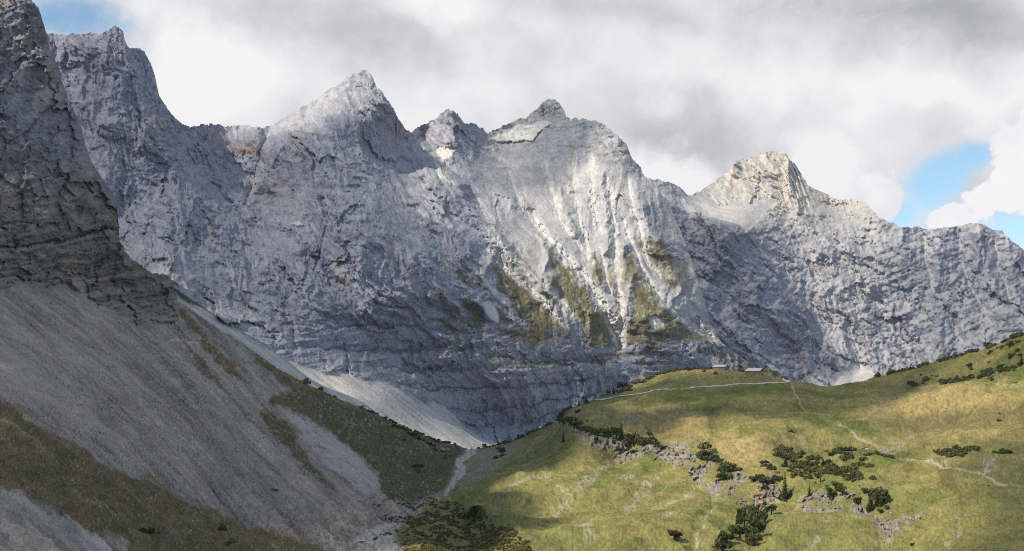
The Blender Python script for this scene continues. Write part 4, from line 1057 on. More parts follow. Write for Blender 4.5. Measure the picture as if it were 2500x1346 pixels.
def dup(root, loc, rz, sc_, label, group=None):
    r = root.copy(); COL.objects.link(r)
    r.location = loc; r.rotation_euler = (0, 0, rz); r.scale = sc_ if hasattr(sc_, '__len__') else (sc_,) * 3
    r['label'] = label
    if group:
        r['group'] = group
    elif 'group' in r:
        del r['group']
    for ch in root.children:
        c = ch.copy(); COL.objects.link(c); c.parent = r
    return r


def foliage_mat(name, rgb, rgb2, per_object=.35):
    m = bpy.data.materials.new(name)
    m.use_nodes = True
    t = NT(m.node_tree)
    bs = t.n['Principled BSDF']
    ob = t.node('ShaderNodeTexCoord').outputs['Object']
    oi = t.node('ShaderNodeObjectInfo').outputs['Random']
    n = t.ramp(t.noise(ob, 2.5, 4, .6), .35, .65)
    c = t.mix(n, (*rgb, 1), (*rgb2, 1))
    k = t.ramp(oi, 0, 1, 1 - per_object, 1 + per_object, False)
    cc = t.node('ShaderNodeCombineColor', ins={0: k, 1: k, 2: k}).outputs[0]
    fc = t.mix(1.0, c, cc, 'MULTIPLY')
    t.l.new(fc, bs.inputs['Base Color'])
    bs.inputs['Roughness'].default_value = .85
    bs.inputs['Specular IOR Level'].default_value = .1
    tl = t.node('ShaderNodeBsdfTranslucent', ins={0: fc})
    mx = t.node('ShaderNodeMixShader', ins={0: .4, 1: bs.outputs[0], 2: tl.outputs[0]})
    t.l.new(mx.outputs[0], t.n['Material Output'].inputs['Surface'])
    return m


M_PINE = foliage_mat('mountain_pine_needles', (.085, .094, .038), (.19, .185, .075))
M_THICK = foliage_mat('thicket_needles', (.115, .112, .044), (.22, .20, .085), .0)
M_SPRUCE = foliage_mat('spruce_needles', (.036, .052, .026), (.082, .098, .044), .25)
M_LEAF = foliage_mat('broad_leaves', (.070, .088, .034), (.155, .160, .060))
M_AUTUMN = foliage_mat('autumn_leaves', (.075, .050, .022), (.13, .085, .035))
M_BARK = simple_mat('bark', (.07, .055, .042), .95, .3, 4)
M_STONE = simple_mat('pale_boulder', (.40, .385, .36), .95, .25, 1.2)
M_DSTONE = simple_mat('grey_boulder', (.24, .23, .22), .95, .3, 1.2)


def quads_from(points, normals_, sizes, seed, squash=.8):
    """leaf-sized quads standing at points, facing roughly along normals"""
    r = np.random.RandomState(seed)
    n = len(points)
    nr = normals_ + r.normal(0, .55, (n, 3)); nr /= np.linalg.norm(nr, axis=1, keepdims=True) + 1e-9
    a = np.cross(nr, r.normal(0, 1, (n, 3))); a /= np.linalg.norm(a, axis=1, keepdims=True) + 1e-9
    b = np.cross(nr, a)
    s = np.asarray(sizes).reshape(-1, 1)
    v = np.stack([points - a * s, points - b * s * squash, points + a * s, points + b * s * squash], 1)
    return v.reshape(-1, 3), np.arange(4 * n).reshape(n, 4)


def bush_data(seed, n=230, flat=.62, lobes=8, leaf=.16):
    r = np.random.RandomState(seed)
    c = np.stack([r.uniform(-.62, .62, lobes), r.uniform(-.62, .62, lobes), r.uniform(.12, .62, lobes) * flat * 1.5], 1)
    c[:, 2] *= (1 - .55 * np.hypot(c[:, 0], c[:, 1]))
    rad = r.uniform(.26, .46, lobes)
    k = r.randint(0, lobes, n)
    d = r.normal(0, 1, (n, 3)); d[:, 2] = np.abs(d[:, 2]) * .9 - .25; d /= np.linalg.norm(d, axis=1, keepdims=True)
    p = c[k] + d * (rad[k] * r.uniform(.55, 1.08, n))[:, None] * np.array([1, 1, .85])
    p[:, 2] = np.maximum(p[:, 2], -.05)
    return quads_from(p, d, r.uniform(.6, 1.35, n) * leaf, seed + 1)


BUSH = []
for i in range(5):
    v, f = bush_data(30 + i, 240, .50 + .06 * i, 7 + i % 3)
    BUSH.append(raw_mesh('mountain_pine', v, f, smooth=False))
LEAFY = []
for i in range(4):
    v, f = bush_data(70 + i, 420, .95 + .1 * i, 9, .13)
    v[:, 2] = v[:, 2] * 1.25 + .28
    LEAFY.append((v, f))


def spruce_data(seed, tiers=17, base=.19):
    r = np.random.RandomState(seed)
    P, Nn, S = [], [], []
    for k in range(tiers):
        z = .05 + .93 * (k / (tiers - 1)) ** .92
        rad = base * (1 - z) ** .82 * r.uniform(.85, 1.12) + .006
        nb = max(5, int(13 * (1 - z) + 4))
        for j in range(nb):
            a = 2 * math.pi * (j + r.uniform(-.3, .3)) / nb
            rr = rad * r.uniform(.7, 1.15)
            m = max(2, int(rr / .03))
            for q in range(m):
                t_ = (q + .6) / m
                P.append((math.cos(a) * rr * t_, math.sin(a) * rr * t_, z - .28 * rr * t_ + r.uniform(-.008, .008)))
                Nn.append((math.cos(a) * .5, math.sin(a) * .5, .75)); S.append(.050 * (1.1 - .4 * t_) * (1 - .5 * z))
    return quads_from(np.array(P), np.array(Nn), S, seed + 5, .75)


def taper(r0, r1, h, n=7, z0=-.04, bend=0.0):
    v, f = [], []
    rings = 5
    for i in range(rings):
        t_ = i / (rings - 1)
        r = r0 + (r1 - r0) * t_
        for j in range(n):
            a = 2 * math.pi * j / n
            v.append((math.cos(a) * r + bend * t_ * t_, math.sin(a) * r, z0 + (h - z0) * t_))
    for i in range(rings - 1):
        for j in range(n):
            f.append((i * n + j, i * n + (j + 1) % n, (i + 1) * n + (j + 1) % n, (i + 1) * n + j))
    return np.array(v), np.array(f)


def px_size(p, w):
    return w * p[1] / F


# ---- spruces
SPRUCE = []
for i in range(4):
    v, f = spruce_data(200 + i, 17 + i, .19 + .02 * i)
    tv, tf = taper(.022, .004, .95)
    SPRUCE.append((raw_mesh('crown', v, f, smooth=False), raw_mesh('trunk', tv, tf)))
for cm, tm in SPRUCE:
    cm.materials.append(M_SPRUCE); tm.materials.append(M_BARK)


def spruce(px, py, h, label, group=None, k=None, wide=1.0):
    p = at(px, py); s = px_size(p, h)
    cm, tm = SPRUCE[rnd.randrange(4) if k is None else k]
    o = thing('spruce_tree', p, label, 'spruce tree', group, rnd.uniform(0, 6.28))
    o.scale = (s * wide, s * wide, s)
    link('crown', cm, None, o); link('trunk', tm, None, o)


spruce(1916.5, 1203, 66, 'tallest narrow dark spruce, at the brink of the reddish rock gash', k=0, wide=1.0)
spruce(1929, 1198, 27, 'short spruce close against the foot of the tallest spruce', k=2)
spruce(1918, 1136, 29, 'dark spruce above the tallest spruce, at the lower left tip of the shrub patch', k=3, wide=1.2)
spruce(2009, 1125, 25, 'pointed spruce rising from the middle of the mountain pine patch', k=2, wide=1.2)
spruce(1976, 1199, 29, 'young spruce alone on the grassy brink right of the tallest spruce', k=1)
spruce(2003.5, 1164, 15, 'thin small spruce on the open grass below the mountain pine patch', k=0)
spruce(2126, 1234, 52, 'tall spruce beside a round leafy tree on the right rock step', k=2, wide=1.15)
spruce(1376, 1085, 31, 'lone slender spruce on the shaded slope below the pasture cliff', k=0)
spruce(1517, 1068, 42, 'broad dark spruce on top of the pale pasture cliff', k=3, wide=1.25)
spruce(2493.5, 902, 28, 'dark spruce at the right edge of the photo behind the long shrub row', k=1, wide=1.1)
spruce(1781, 1310, 21, 'small spruce at the left end of the lower tree clump', k=2)
for (x, y, h, lab) in ((1394, 996, 14, 'lowest little spruce on the hill rim left of the white road'), (1413, 993, 20, 'pointed spruce standing clear on the hill rim, second up from the lowest'), (1431, 985, 20, 'taller of the two touching spruces on the hill rim against pale scree'), (1435.5, 985, 15, 'shorter of the two touching spruces on the hill rim'),
                       (1453, 974, 12, 'small spruce at the left end of the white road'), (1482.5, 963, 17, 'leftmost of three close spruces above the white road'), (1488.7, 961.5, 16, 'middle one of three close spruces above the white road'), (1498, 960, 21, 'tallest and rightmost of three close spruces above the white road'),
                       (2228, 894.5, 8, 'tiny spruce among rim shrubs right of the pale scree cone'), (2359, 856, 8, 'tiny spruce on the right skyline rim'), (1150.5, 1096, 8, 'tiny conifer at the head of the dry stream in the pass')):
    spruce(x, y, h, lab, 'spruces along the hill rim', wide=1.15)

# ---- broad leafed trees and tall shrubs
TREES = []
for i, (v, f) in enumerate(LEAFY):
    tv, tf = taper(.10, .03, .9, bend=.08)
    TREES.append((raw_mesh('crown', v, f, smooth=False), raw_mesh('trunk', tv, tf)))
AUT = [raw_mesh('crown', *LEAFY[1], smooth=False)]
AUT[0].materials.append(M_AUTUMN)
for cm, tm in TREES:
    cm.materials.append(M_LEAF); tm.materials.append(M_BARK)


def leafy(px, py, h, label, group=None, wide=1.0, autumn=False):
    p = at(px, py); s = px_size(p, h) / 1.75 * (1.3 if h < 32 else 1.08)
    cm, tm = TREES[rnd.randrange(4)]
    o = thing('leafy_tree', p, label, 'tree', group, rnd.uniform(0, 6.28))
    o.scale = (s * wide, s * wide, s)
    link('crown', AUT[0] if autumn else cm, None, o); link('trunk', tm, None, o)


leafy(2139, 1229, 46, 'round leafy tree right behind the tall spruce on the right rock step', wide=1.0)
leafy(2155, 1224, 30, 'lower leafy tree at the right side of the right rock step', wide=1.15)
leafy(1646, 1330, 24, 'single round bush on the sunny lower meadow', wide=1.35)
leafy(1883, 1257, 24, 'round dark bush alone in the grassy gully below the rock gash', wide=1.2)
leafy(2411, 844, 15, 'small round tree on the right skyline with a thin trunk')
leafy(1520, 952, 19, 'rust brown autumn tree on the hill rim above the white road', wide=1.1, autumn=True)
leafy(1224, 1108, 16, 'small dark tree on the rubbly slope right of the dry stream')
leafy(1182, 1093, 9, 'brownish little tree on the rim of the pass', autumn=True)
leafy(2228, 1342, 10, 'small bush at the bottom edge below the right rock steps')
for (x, y, h, w) in ((1832, 1320, 60, .8), (1818, 1302, 56, .7), (1853, 1315, 46, .9), (1862, 1278, 40, .8), (1764, 1343, 42, .9), (1750, 1346, 36, .9), (1790, 1330, 36, .9), (1806, 1326, 42, .9), (1846, 1288, 38, .9), (1776, 1336, 34, 1.0), (1830, 1275, 30, .9), (1842, 1330, 30, 1.1)):
    leafy(x, y, h, 'dark leafy tree in the crowded clump at the foot of the gully', 'lower tree clump', w)
for (x, y, h, w) in ((1713, 1130, 25, 1.1), (1744, 1134, 20, 1.3), (1768, 1158, 34, .9), (1787, 1150, 20, 1.2), (1802, 1155, 15, 1.2), (1760, 1172, 20, 1.2), (1730, 1126, 16, 1.2), (1776, 1170, 18, 1.2)):
    leafy(x, y, h, 'dark leafy shrub topping the middle rock step, left of the reddish gash', 'shrubs on the middle rock step', w)
for (x, y, h) in ((1733, 1102, 12), (1722, 1086, 7), (1728, 1093, 8)):
    leafy(x, y, h, 'shrub in the little furrow above the middle rock step', 'shrubs in the furrow')
for (x, y, h, w) in ((1366, 1032, 17, 1.2), (1376, 1040, 18, 1.2), (1390, 1042, 19, 1.1), (1402, 1050, 18, 1.2), (1416, 1057, 17, 1.2), (1430, 1056, 16, 1.3), (1445, 1062, 17, 1.3), (1460, 1064, 18, 1.2), (1475, 1064, 20, 1.2), (1490, 1060, 18, 1.2), (1505, 1062, 22, 1.0), (1530, 1084, 20, 1.1), (1543, 1080, 24, 1.0), (1556, 1086, 22, 1.1), (1571, 1087, 19, 1.2), (1586, 1086, 20, 1.1), (1600, 1096, 14, 1.2), (1611, 1102, 11, 1.2), (1454, 1072, 12, 1.3), (1500, 1076, 12, 1.2), (1372, 1022, 15, 1.2)):
    leafy(x, y, h, 'dark shrub in the dense band along the top of the pasture cliff', 'shrub band on the pasture cliff', w)
for (x, y, h, w) in ((1838, 1168, 13, 1.3), (1851, 1163, 13, 1.3), (1862, 1170, 14, 1.2), (1880, 1174, 15, 1.2), (1892, 1168, 14, 1.2), (1903, 1166, 10, 1.2), (1870, 1186, 9, 1.2)):
    leafy(x, y, h, 'dark shrub on the lip of the reddish rock gash', 'shrubs above the rock gash', w)
for (x, y, h, w) in ((2039, 1186, 18, 1.2), (2057, 1206, 21, 1.1), (2032, 1214, 18, 1.1), (2023, 1196, 14, 1.2), (2109, 1205, 13, 1.2), (2096, 1228, 18, 1.1), (2052, 1186, 12, 1.2), (2163, 1236, 11, 1.2), (2148, 1244, 12, 1.2)):
    leafy(x, y, h, 'small leafy shrub among the pale rocks of the right rock step', 'shrubs of the right rock step', w)

# ---- dwarf mountain pines
NP = [0]


def pine(px, py, w, label, group=None, tall=.75, m=None):
    p = at(px, py); s = px_size(p, w) * .5 * 1.3
    me = BUSH[rnd.randrange(5)]
    if not me.materials:
        me.materials.append(M_PINE)
    o = link('mountain_pine', me)
    o.location = p - np.array([0, 0, .08 * s])
    o.rotation_euler = (0, 0, rnd.uniform(0, 6.28))
    o.scale = (s, s, s * 1.5 * tall * rnd.uniform(.85, 1.3))
    tag(o, label, 'mountain pine', group)
    NP[0] += 1


def pines_in(poly, step, w, label, group, tall=.75):
    q = np.array(poly); lo, hi = q.min(0), q.max(0)
    y = lo[1]
    k = 0
    while y <= hi[1]:
        x = lo[0] + (step * .5 if k % 2 else 0)
        while x <= hi[0]:
            a, b = x + rnd.uniform(-.3, .3) * step, y + rnd.uniform(-.25, .25) * step * .6
            if poly_sd(np.array([[a]], f32), np.array([[b]], f32), poly)[0, 0] > -1:
                pine(a, b, w * rnd.uniform(.75, 1.3), label, group, tall)
            x += step
        y += step * .62
        k += 1


def pines_on(line, step, w, label, group, tall=.8, jit=1.5):
    for (x0, y0), (x1, y1) in zip(line[:-1], line[1:]):
        n = max(1, int(math.hypot(x1 - x0, y1 - y0) / step))
        for i in range(n):
            t_ = (i + rnd.random() * .7) / n
            pine(x0 + (x1 - x0) * t_, y0 + (y1 - y0) * t_ + rnd.uniform(-.3, 1) * jit, w * rnd.uniform(.7, 1.35), label, group, tall)


def Zr(*p):
    return Z(2150, 790, 7.083, p)


def Zp(*p):
    return Z(860, 940, 5.609, p)


def Z3(*p):
    return Z(1340, 920, 6.73, p)


G = 'mountain pines of the mid meadow patch'
pines_in(Zc((870, 130), (930, 80), (1050, 80), (1200, 90), (1210, 120), (1150, 160), (1040, 200), (960, 210), (880, 180)), 12, 17, 'dark mountain pine in the upper left lobe of the mid meadow patch', G)
pines_in(Zc((1040, 230), (1180, 180), (1260, 150), (1380, 150), (1470, 180), (1450, 220), (1700, 200), (1720, 240), (1820, 290), (1870, 350), (1800, 370), (1810, 430), (1720, 430), (1640, 370), (1560, 320), (1450, 300), (1350, 330), (1250, 290), (1260, 345), (1150, 340), (1050, 300)), 12.5, 17, 'dark mountain pine in the large main part of the mid meadow patch', G)
pines_in(Zc((1460, 120), (1560, 70), (1700, 50), (1750, 80), (1640, 100), (1740, 150), (1720, 180), (1640, 170), (1560, 130), (1500, 150)), 12, 16, 'dark mountain pine in the top lobe of the mid meadow patch, below the cattle', G)
pines_in(Zc((1730, 190), (1850, 160), (1900, 120), (2020, 95), (2190, 115), (2180, 140), (2060, 130), (1920, 150), (1870, 210), (1760, 220)), 11, 15, 'dark mountain pine in the long right arm of the mid meadow patch', G)
pines_in(Zc((1845, 240), (1930, 235), (1965, 262), (1850, 262)), 11, 15, 'mountain pine in the small tuft right of the mid meadow patch', G)
pine(2128.5, 1167, 18, 'lone oval mountain pine on bare grass right of the mid meadow patch')
pines_in(Zc((720, 240), (760, 235), (800, 262), (720, 268)), 10, 14, 'mountain pine in the small group left of the tallest spruce', G)
pines_in(Zc((810, 295), (880, 268), (950, 270), (850, 308)), 10, 14, 'mountain pine in the low group just left of the tallest spruce', G)
for (x, y, w) in ((1897, 1152, 9), (1964, 1163, 8), (2012, 1160, 7), (2018, 1177, 8), (1990, 1172, 7), (2033, 1170, 8), (1970, 1153, 8), (1934, 1160, 8), (2106, 1165, 8), (2098, 1179, 5)):
    pine(x, y, w, 'small scattered mountain pine on the open grass below the mid meadow patch', 'small scattered pines')
pine(2018, 1094, 13, 'lone dark pine cushion below the two hikers')
pine(1931, 1061, 12, 'dark pine cushion alone on the pasture above the mid meadow patch')
G = 'mountain pines above the lower trail'
pines_in(Z7((1640, 800), (1720, 775), (1800, 775), (1880, 775), (1870, 800), (1720, 812), (1650, 812)), 12, 17, 'dark mountain pine in the long tuft above the lower trail', G)
pines_in(Z7((1968, 780), (2045, 770), (2045, 792), (1980, 800)), 12, 18, 'dark mountain pine in the compact tuft near the right edge above the trail fork', G)
for (x, y, w, lab) in ((2281, 1106, 8, 'left of two small pines by the long tuft above the trail'), (2292, 1107, 7, 'right of two small pines by the long tuft above the trail'), (2414, 1201, 9, 'small low pine alone below the lower trail at right'), (2441, 1026, 10, 'lone pine on the golden slope at right, lower one'), (2441, 1009, 6, 'tiny pine on the golden slope at right, upper one'), (2311, 1003, 4, 'tiny dark pine on the golden slope left of the two others')):
    pine(x, y, w, lab)
G = 'mountain pines on the upper right slope'
for q, lab in ((Zr((1030, 1070), (1120, 1010), (1350, 990), (1600, 920), (1610, 940), (1500, 1010), (1380, 1050), (1200, 1110), (1060, 1110)), 'in the long diagonal row on the upper right slope'), (Zr((1650, 980), (1720, 910), (1870, 890), (1980, 890), (1970, 910), (1850, 950), (1740, 990)), 'in the thick clump right of the diagonal row'),
               (Zr((2030, 870), (2180, 810), (2280, 780), (2440, 790), (2400, 820), (2300, 890), (2100, 890)), 'in the big clump left of the edge spruce'), (Zr((1760, 865), (1830, 810), (1940, 820), (1930, 840)), 'in the loose group above the thick clump'), (Zr((1630, 845), (1700, 810), (1700, 850)), 'in the small group left of the loose group'),
               (Zr((1960, 810), (2050, 740), (2130, 700), (2150, 720), (2050, 795), (1980, 825)), 'in the slanting group above the big clump'), (Zr((2225, 600), (2280, 560), (2330, 575), (2310, 615), (2240, 622)), 'in the round clump near the right edge, high on the slope'), (Zr((2290, 525), (2380, 505), (2390, 532)), 'in the topmost clump near the right edge'), (Zr((1470, 785), (1540, 755), (1620, 785), (1560, 802)), 'in the flat group over the diagonal row')):
    pines_in(q, 9.5, 13.5, 'dark mountain pine ' + lab, G)
for (x, y, w) in ((540, 1040, 100), (590, 1115, 115), (790, 1000, 125), (700, 895, 45), (725, 1058, 45), (970, 930, 50), (885, 910, 40), (1900, 1018, 65), (1930, 1048, 85), (1890, 530, 65), (1920, 500, 65), (2010, 435, 55), (2100, 420, 90), (2250, 395, 120), (1880, 668, 60), (2380, 325, 95), (1310, 955, 60), (2330, 1060, 50), (2440, 580, 90)):
    (a, b), = Zr((x, y)); pine(a, b, w / 7.083 * 1.1, 'single small mountain pine dotted on the upper right grass slope', 'single pines on the upper right slope')
G = 'pines along the right skyline'
for q in (Zr((105, 875), (440, 800), (690, 745)), Zr((720, 705), (860, 690)), Zr((990, 635), (1100, 605), (1240, 625)), Zr((1220, 575), (1480, 480), (1740, 480)), Zr((1860, 395), (2040, 335)), Zr((2060, 320), (2250, 250), (2479, 175)), Zr((2280, 270), (2479, 205)), Zr((-60, 895), (30, 885))):
    pines_on(q, 8, 12, 'dark mountain pine in the ragged fringe on the right skyline', G)
G = 'pines along the left rim'
pines_on(Zp((90, 250), (390, 365), (640, 485), (900, 615), (1160, 710), (1420, 805)), 9, 11, 'dark mountain pine in the thin rim fringe against the pale scree fan', G, .6)
G = 'pines on the shaded left slope'
for q, w, lab in ((Zp((560, 570), (720, 610), (760, 645)), 13, 'upper'), (Zp((770, 670), (880, 715)), 12, 'second'), (Zp((870, 745), (1010, 770)), 14, 'third'), (Zp((1040, 795), (1120, 840)), 11, 'fourth'), (Zp((1110, 875), (1240, 895)), 16, 'biggest')):
    pines_on(q, 8, w, 'dark mountain pine in the %s tuft of the slanting chain left of the dry stream' % lab, G)
for (x, y, w) in ((700, 765, 60), (1165, 778, 65), (1280, 1005, 62), (1340, 975, 38), (885, 890, 32), (850, 865, 28), (860, 1130, 95), (930, 1110, 95), (880, 1185, 70), (1125, 1145, 30), (1275, 955, 32), (975, 835, 28)):
    (a, b), = Zp((x, y)); pine(a, b, w / 5.609 * 1.1, 'single dark mountain pine cushion on shaded grass left of the stream', 'single pines on the shaded slope')
for (x, y, w, lab) in ((748, 938, 24, 'wide dark pine cushion below the rim, left one of a pair on the shaded slope'), (782, 944, 14, 'narrower dark pine right of the wide one below the rim'), (818, 958, 10, 'small dark pine right under the rim of the shaded slope'), (362, 1292, 30, 'dark shrubby pine on the shaded grass band at lower left'), (385, 1301, 18, 'small dark pine beside the shrubby one on the grass band at lower left'), (545, 1290, 20, 'dark pine on the rubble edge at the bottom, left of the valley'), (560, 1326, 26, 'broad dark pine near the bottom edge, left of the valley')):
    pine(x, y, w, lab)
G = 'pines on the right rim of the pass'
pines_on(Zp((1710, 860), (1780, 865)), 7, 11, 'dark mountain pine on the low rim just right of the dry stream head', G)
pines_on(Zp((1820, 850), (1890, 845), (1940, 830), (2110, 800), (2260, 720), (2468, 610)), 8, 11, 'dark mountain pine in the fringe climbing right from the pass', G)
pines_on([(1300, 1057), (1330, 1043), (1352, 1032)], 8, 12, 'dark mountain pine in the fringe climbing right from the pass', G)
pines_on(Zp((1965, 1015), (2120, 935)), 8, 10, 'dark mountain pine in the short slanting row right of the dry stream', G)
G = 'pines along the knoll'
pines_on(Z3((180, 660), (300, 560), (400, 520)), 7, 13, 'dark mountain pine crowding the hill rim under the little spruces', G, 1.0)
pines_on(Z3((830, 330), (920, 305)), 7, 10, 'dark mountain pine on the knoll rim at the left end of the road', G)
pines_on(Z3((1100, 262), (1300, 232), (1400, 215)), 7, 12, 'dark mountain pine in the low row below the rust brown tree', G)
pines_on(Z3((1310, 165), (1430, 110), (1560, 100), (1650, 20)), 7, 12, 'dark mountain pine on the steep knoll rim right of the rust brown tree', G)
pines_on([(1586, 925), (1608, 915), (1640, 906), (1700, 901), (1745, 900)], 8, 11, 'dark mountain pine in the flat fringe on top of the knoll left of the barn', G)
pines_on([(1806, 906), (1824, 908)], 6, 8, 'small dark pine in the gap between barn and hut', G)
pines_on([(1908, 920), (1924, 930)], 6, 7, 'small dark pine on the bank right of the hut', G)
for (x, y, w, lab) in ((1748, 913, 11, 'lone dark pine on the knoll below the barn'), (1719, 909, 8, 'small pine on the knoll left of and below the barn'), (1412, 1014, 14, 'flat dark pine alone on the sloping pasture below the rim spruces'), (1434, 1034, 6, 'tiny pine above the pasture cliff band')):
    pine(x, y, w, lab)
print('pines', NP[0])


# ---- the pine thicket in the valley floor: one mass
def thicket():
    base = [bush_data(400 + i, 60, .6, 6, .24) for i in range(4)]
    polys = [[(990, 1330), (1000, 1270), (1058, 1240), (1110, 1234), (1160, 1246), (1235, 1287), (1300, 1346), (1320, 1375), (990, 1375)]]
    V_, F_, off = [], [], 0
    n = 0
    r = np.random.RandomState(5)
    def put(x, y, w):
        nonlocal off
        p = at(x, y); s = px_size(p, w) * .56
        v, f = base[r.randint(4)]
        a = r.uniform(0, 6.28)
        R = np.array([[math.cos(a), -math.sin(a), 0], [math.sin(a), math.cos(a), 0], [0, 0, r.uniform(.75, 1.2)]])
        V_.append(v @ R.T * s + p); F_.append(f + off); off += len(v)
    q = polys[0]
    while n < 1150:
        x, y = r.uniform(975, 1325), r.uniform(1230, 1375)
        if poly_sd(np.array([[x]], f32), np.array([[y]], f32), q)[0, 0] < -2:
            continue
        if float(fbm(np.array([x / 26]), np.array([y / 13]), 3, .55, 901)[0]) < -.22:
            continue
        put(x, y, r.uniform(7, 14) * (1 + (y - 1240) / 300)); n += 1
    def Zv(*p):
        return Z(780, 1180, 4.464, p)
    for ln in (Zv((830, 220), (960, 215), (1100, 210), (1250, 215)), Zv((870, 270), (1000, 265), (1240, 235)), Zv((720, 425), (900, 455)), Zv((860, 430), (1000, 390), (1120, 320)), Zv((620, 590), (740, 590), (860, 560)), Zv((830, 690), (900, 690)), Zv((930, 540), (1040, 520)), Zv((2010, 470), (2080, 480)), Zv((600, 240), (650, 250)), Zv((730, 390), (880, 380))):
        for (x0, y0), (x1, y1) in zip(ln[:-1], ln[1:]):
            for t_ in np.linspace(0, 1, max(2, int((x1 - x0) / 6))):
                put(x0 + (x1 - x0) * t_ + r.uniform(-3, 3), y0 + (y1 - y0) * t_ + r.uniform(-3, 3), r.uniform(8, 15))
    o = link('pine_thicket', raw_mesh('pine_thicket', np.concatenate(V_), np.concatenate(F_), smooth=False), M_THICK)
    o['kind'] = 'stuff'
    tag(o, 'dense dark mountain pine thicket covering the valley floor at the bottom', 'thicket')


thicket()


# ---- stones
def rock_data(seed, sub=1):
    r = np.random.RandomState(seed)
    t_ = (1 + 5 ** .5) / 2
    v = np.array([(-1, t_, 0), (1, t_, 0), (-1, -t_, 0), (1, -t_, 0), (0, -1, t_), (0, 1, t_), (0, -1, -t_), (0, 1, -t_), (t_, 0, -1), (t_, 0, 1), (-t_, 0, -1), (-t_, 0, 1)], float)
    v /= np.linalg.norm(v[0])
    f = [(0, 11, 5), (0, 5, 1), (0, 1, 7), (0, 7, 10), (0, 10, 11), (1, 5, 9), (5, 11, 4), (11, 10, 2), (10, 7, 6), (7, 1, 8), (3, 9, 4), (3, 4, 2), (3, 2, 6), (3, 6, 8), (3, 8, 9), (4, 9, 5), (2, 4, 11), (6, 2, 10), (8, 6, 7), (9, 8, 1)]
    for _ in range(sub):
        nv = list(v); cache = {}; nf = []
        def mid(a, b):
            k = (min(a, b), max(a, b))
            if k not in cache:
                m = (nv[a] + nv[b]) / 2; nv.append(m / np.linalg.norm(m)); cache[k] = len(nv) - 1
            return cache[k]
        for a, b, c in f:
            x, y, z = mid(a, b), mid(b, c), mid(c, a)
            nf += [(a, x, z), (b, y, x), (c, z, y), (x, y, z)]
        v = np.array(nv); f = nf
    for _ in range(9):                                     # chop planar facets
        d = r.normal(0, 1, 3); d /= np.linalg.norm(d)
        h = r.uniform(.55, .9)
        k = v @ d
        v = v - np.where(k > h, k - h, 0)[:, None] * d
    v *= np.array([1, r.uniform(.7, 1), r.uniform(.55, .8)])
    return v, np.array(f)


def rubble():
    base = [rock_data(600 + i, 0) for i in range(6)]
    r = np.random.RandomState(9)
    V_, F_, off = [], [], 0
    zones = [([(60, 800), (330, 830), (560, 1000), (700, 1110), (830, 1200), (900, 1280), (860, 1330), (700, 1300), (520, 1230), (380, 1130), (200, 960)], 3600, 1.6, 5.2), ([(0, 1060), (200, 1140), (400, 1250), (640, 1346), (300, 1346), (100, 1250), (0, 1190)], 700, 1.5, 4.8), ([(0, 1210), (250, 1346), (0, 1346)], 350, 1.2, 3.0),
             ([(560, 850), (870, 1010), (1130, 1100), (1080, 1200), (930, 1200), (700, 980)], 350, 1.2, 3.4), ([(680, 990), (920, 1160), (920, 1210), (760, 1080)], 350, 1.5, 4.5), ([(860, 1310), (960, 1285), (1000, 1290), (985, 1346), (860, 1346)], 160, 1.5, 5), ([(1120, 1100), (1250, 1085), (1180, 1170), (1080, 1215)], 220, 1.2, 3),
             ([(1150, 1240), (1400, 1130), (1700, 1200), (1700, 1346), (1320, 1346)], 420, 1.0, 2.8), ([(1750, 1230), (2200, 1240), (2330, 1346), (1750, 1346)], 200, 1.0, 2.6)]
    for q, n, a, b in zones:
        qq = np.array(q); lo, hi = qq.min(0), qq.max(0)
        X = r.uniform(lo[0], hi[0], n * 3); Y = r.uniform(lo[1], hi[1], n * 3)
        ok = poly_sd(X.astype(f32), Y.astype(f32), q) > 0
        ok &= fbm(X / 40, Y / 26, 3, .6, 903) > r.uniform(-.9, .5, len(X))
        for x, y in list(zip(X[ok], Y[ok]))[:n]:
            p = at(x, y); s = px_size(p, a + (b - a) * r.random_sample() ** 3) * .5
            v, f = base[r.randint(6)]
            an = r.uniform(0, 6.28)
            R = np.array([[math.cos(an), -math.sin(an), 0], [math.sin(an), math.cos(an), 0], [0, 0, 1]])
            V_.append(v @ R.T * s + p); F_.append(f + off); off += len(v)
    o = link('rubble', raw_mesh('rubble', np.concatenate(V_), np.concatenate(F_), smooth=False), M_RUB)
    o['kind'] = 'stuff'
    tag(o, 'countless loose stones strewn over the scree and grass slopes', 'rubble')


M_RUB = simple_mat('rubble_stone', (.34, .325, .305), .95, .5, .12)
rubble()


def boulder(px, py, w, label, mat, seed, flat=1.0):
    p = at(px, py); s = px_size(p, w) * .55
    v, f = rock_data(seed, 2)
    v = v * s * np.array([1, .8, flat])
    v += .05 * s * np.stack([perlin(v[:, 1] * 3 / s, v[:, 2] * 3 / s, seed + i) for i in range(3)], 1)
    o = link('boulder', raw_mesh('boulder', v, f, smooth=False), mat)
    o.location = p + np.array([0, 0, .25 * s]); o.rotation_euler = (0, 0, rnd.uniform(-.6, .6))
    tag(o, label, 'boulder')


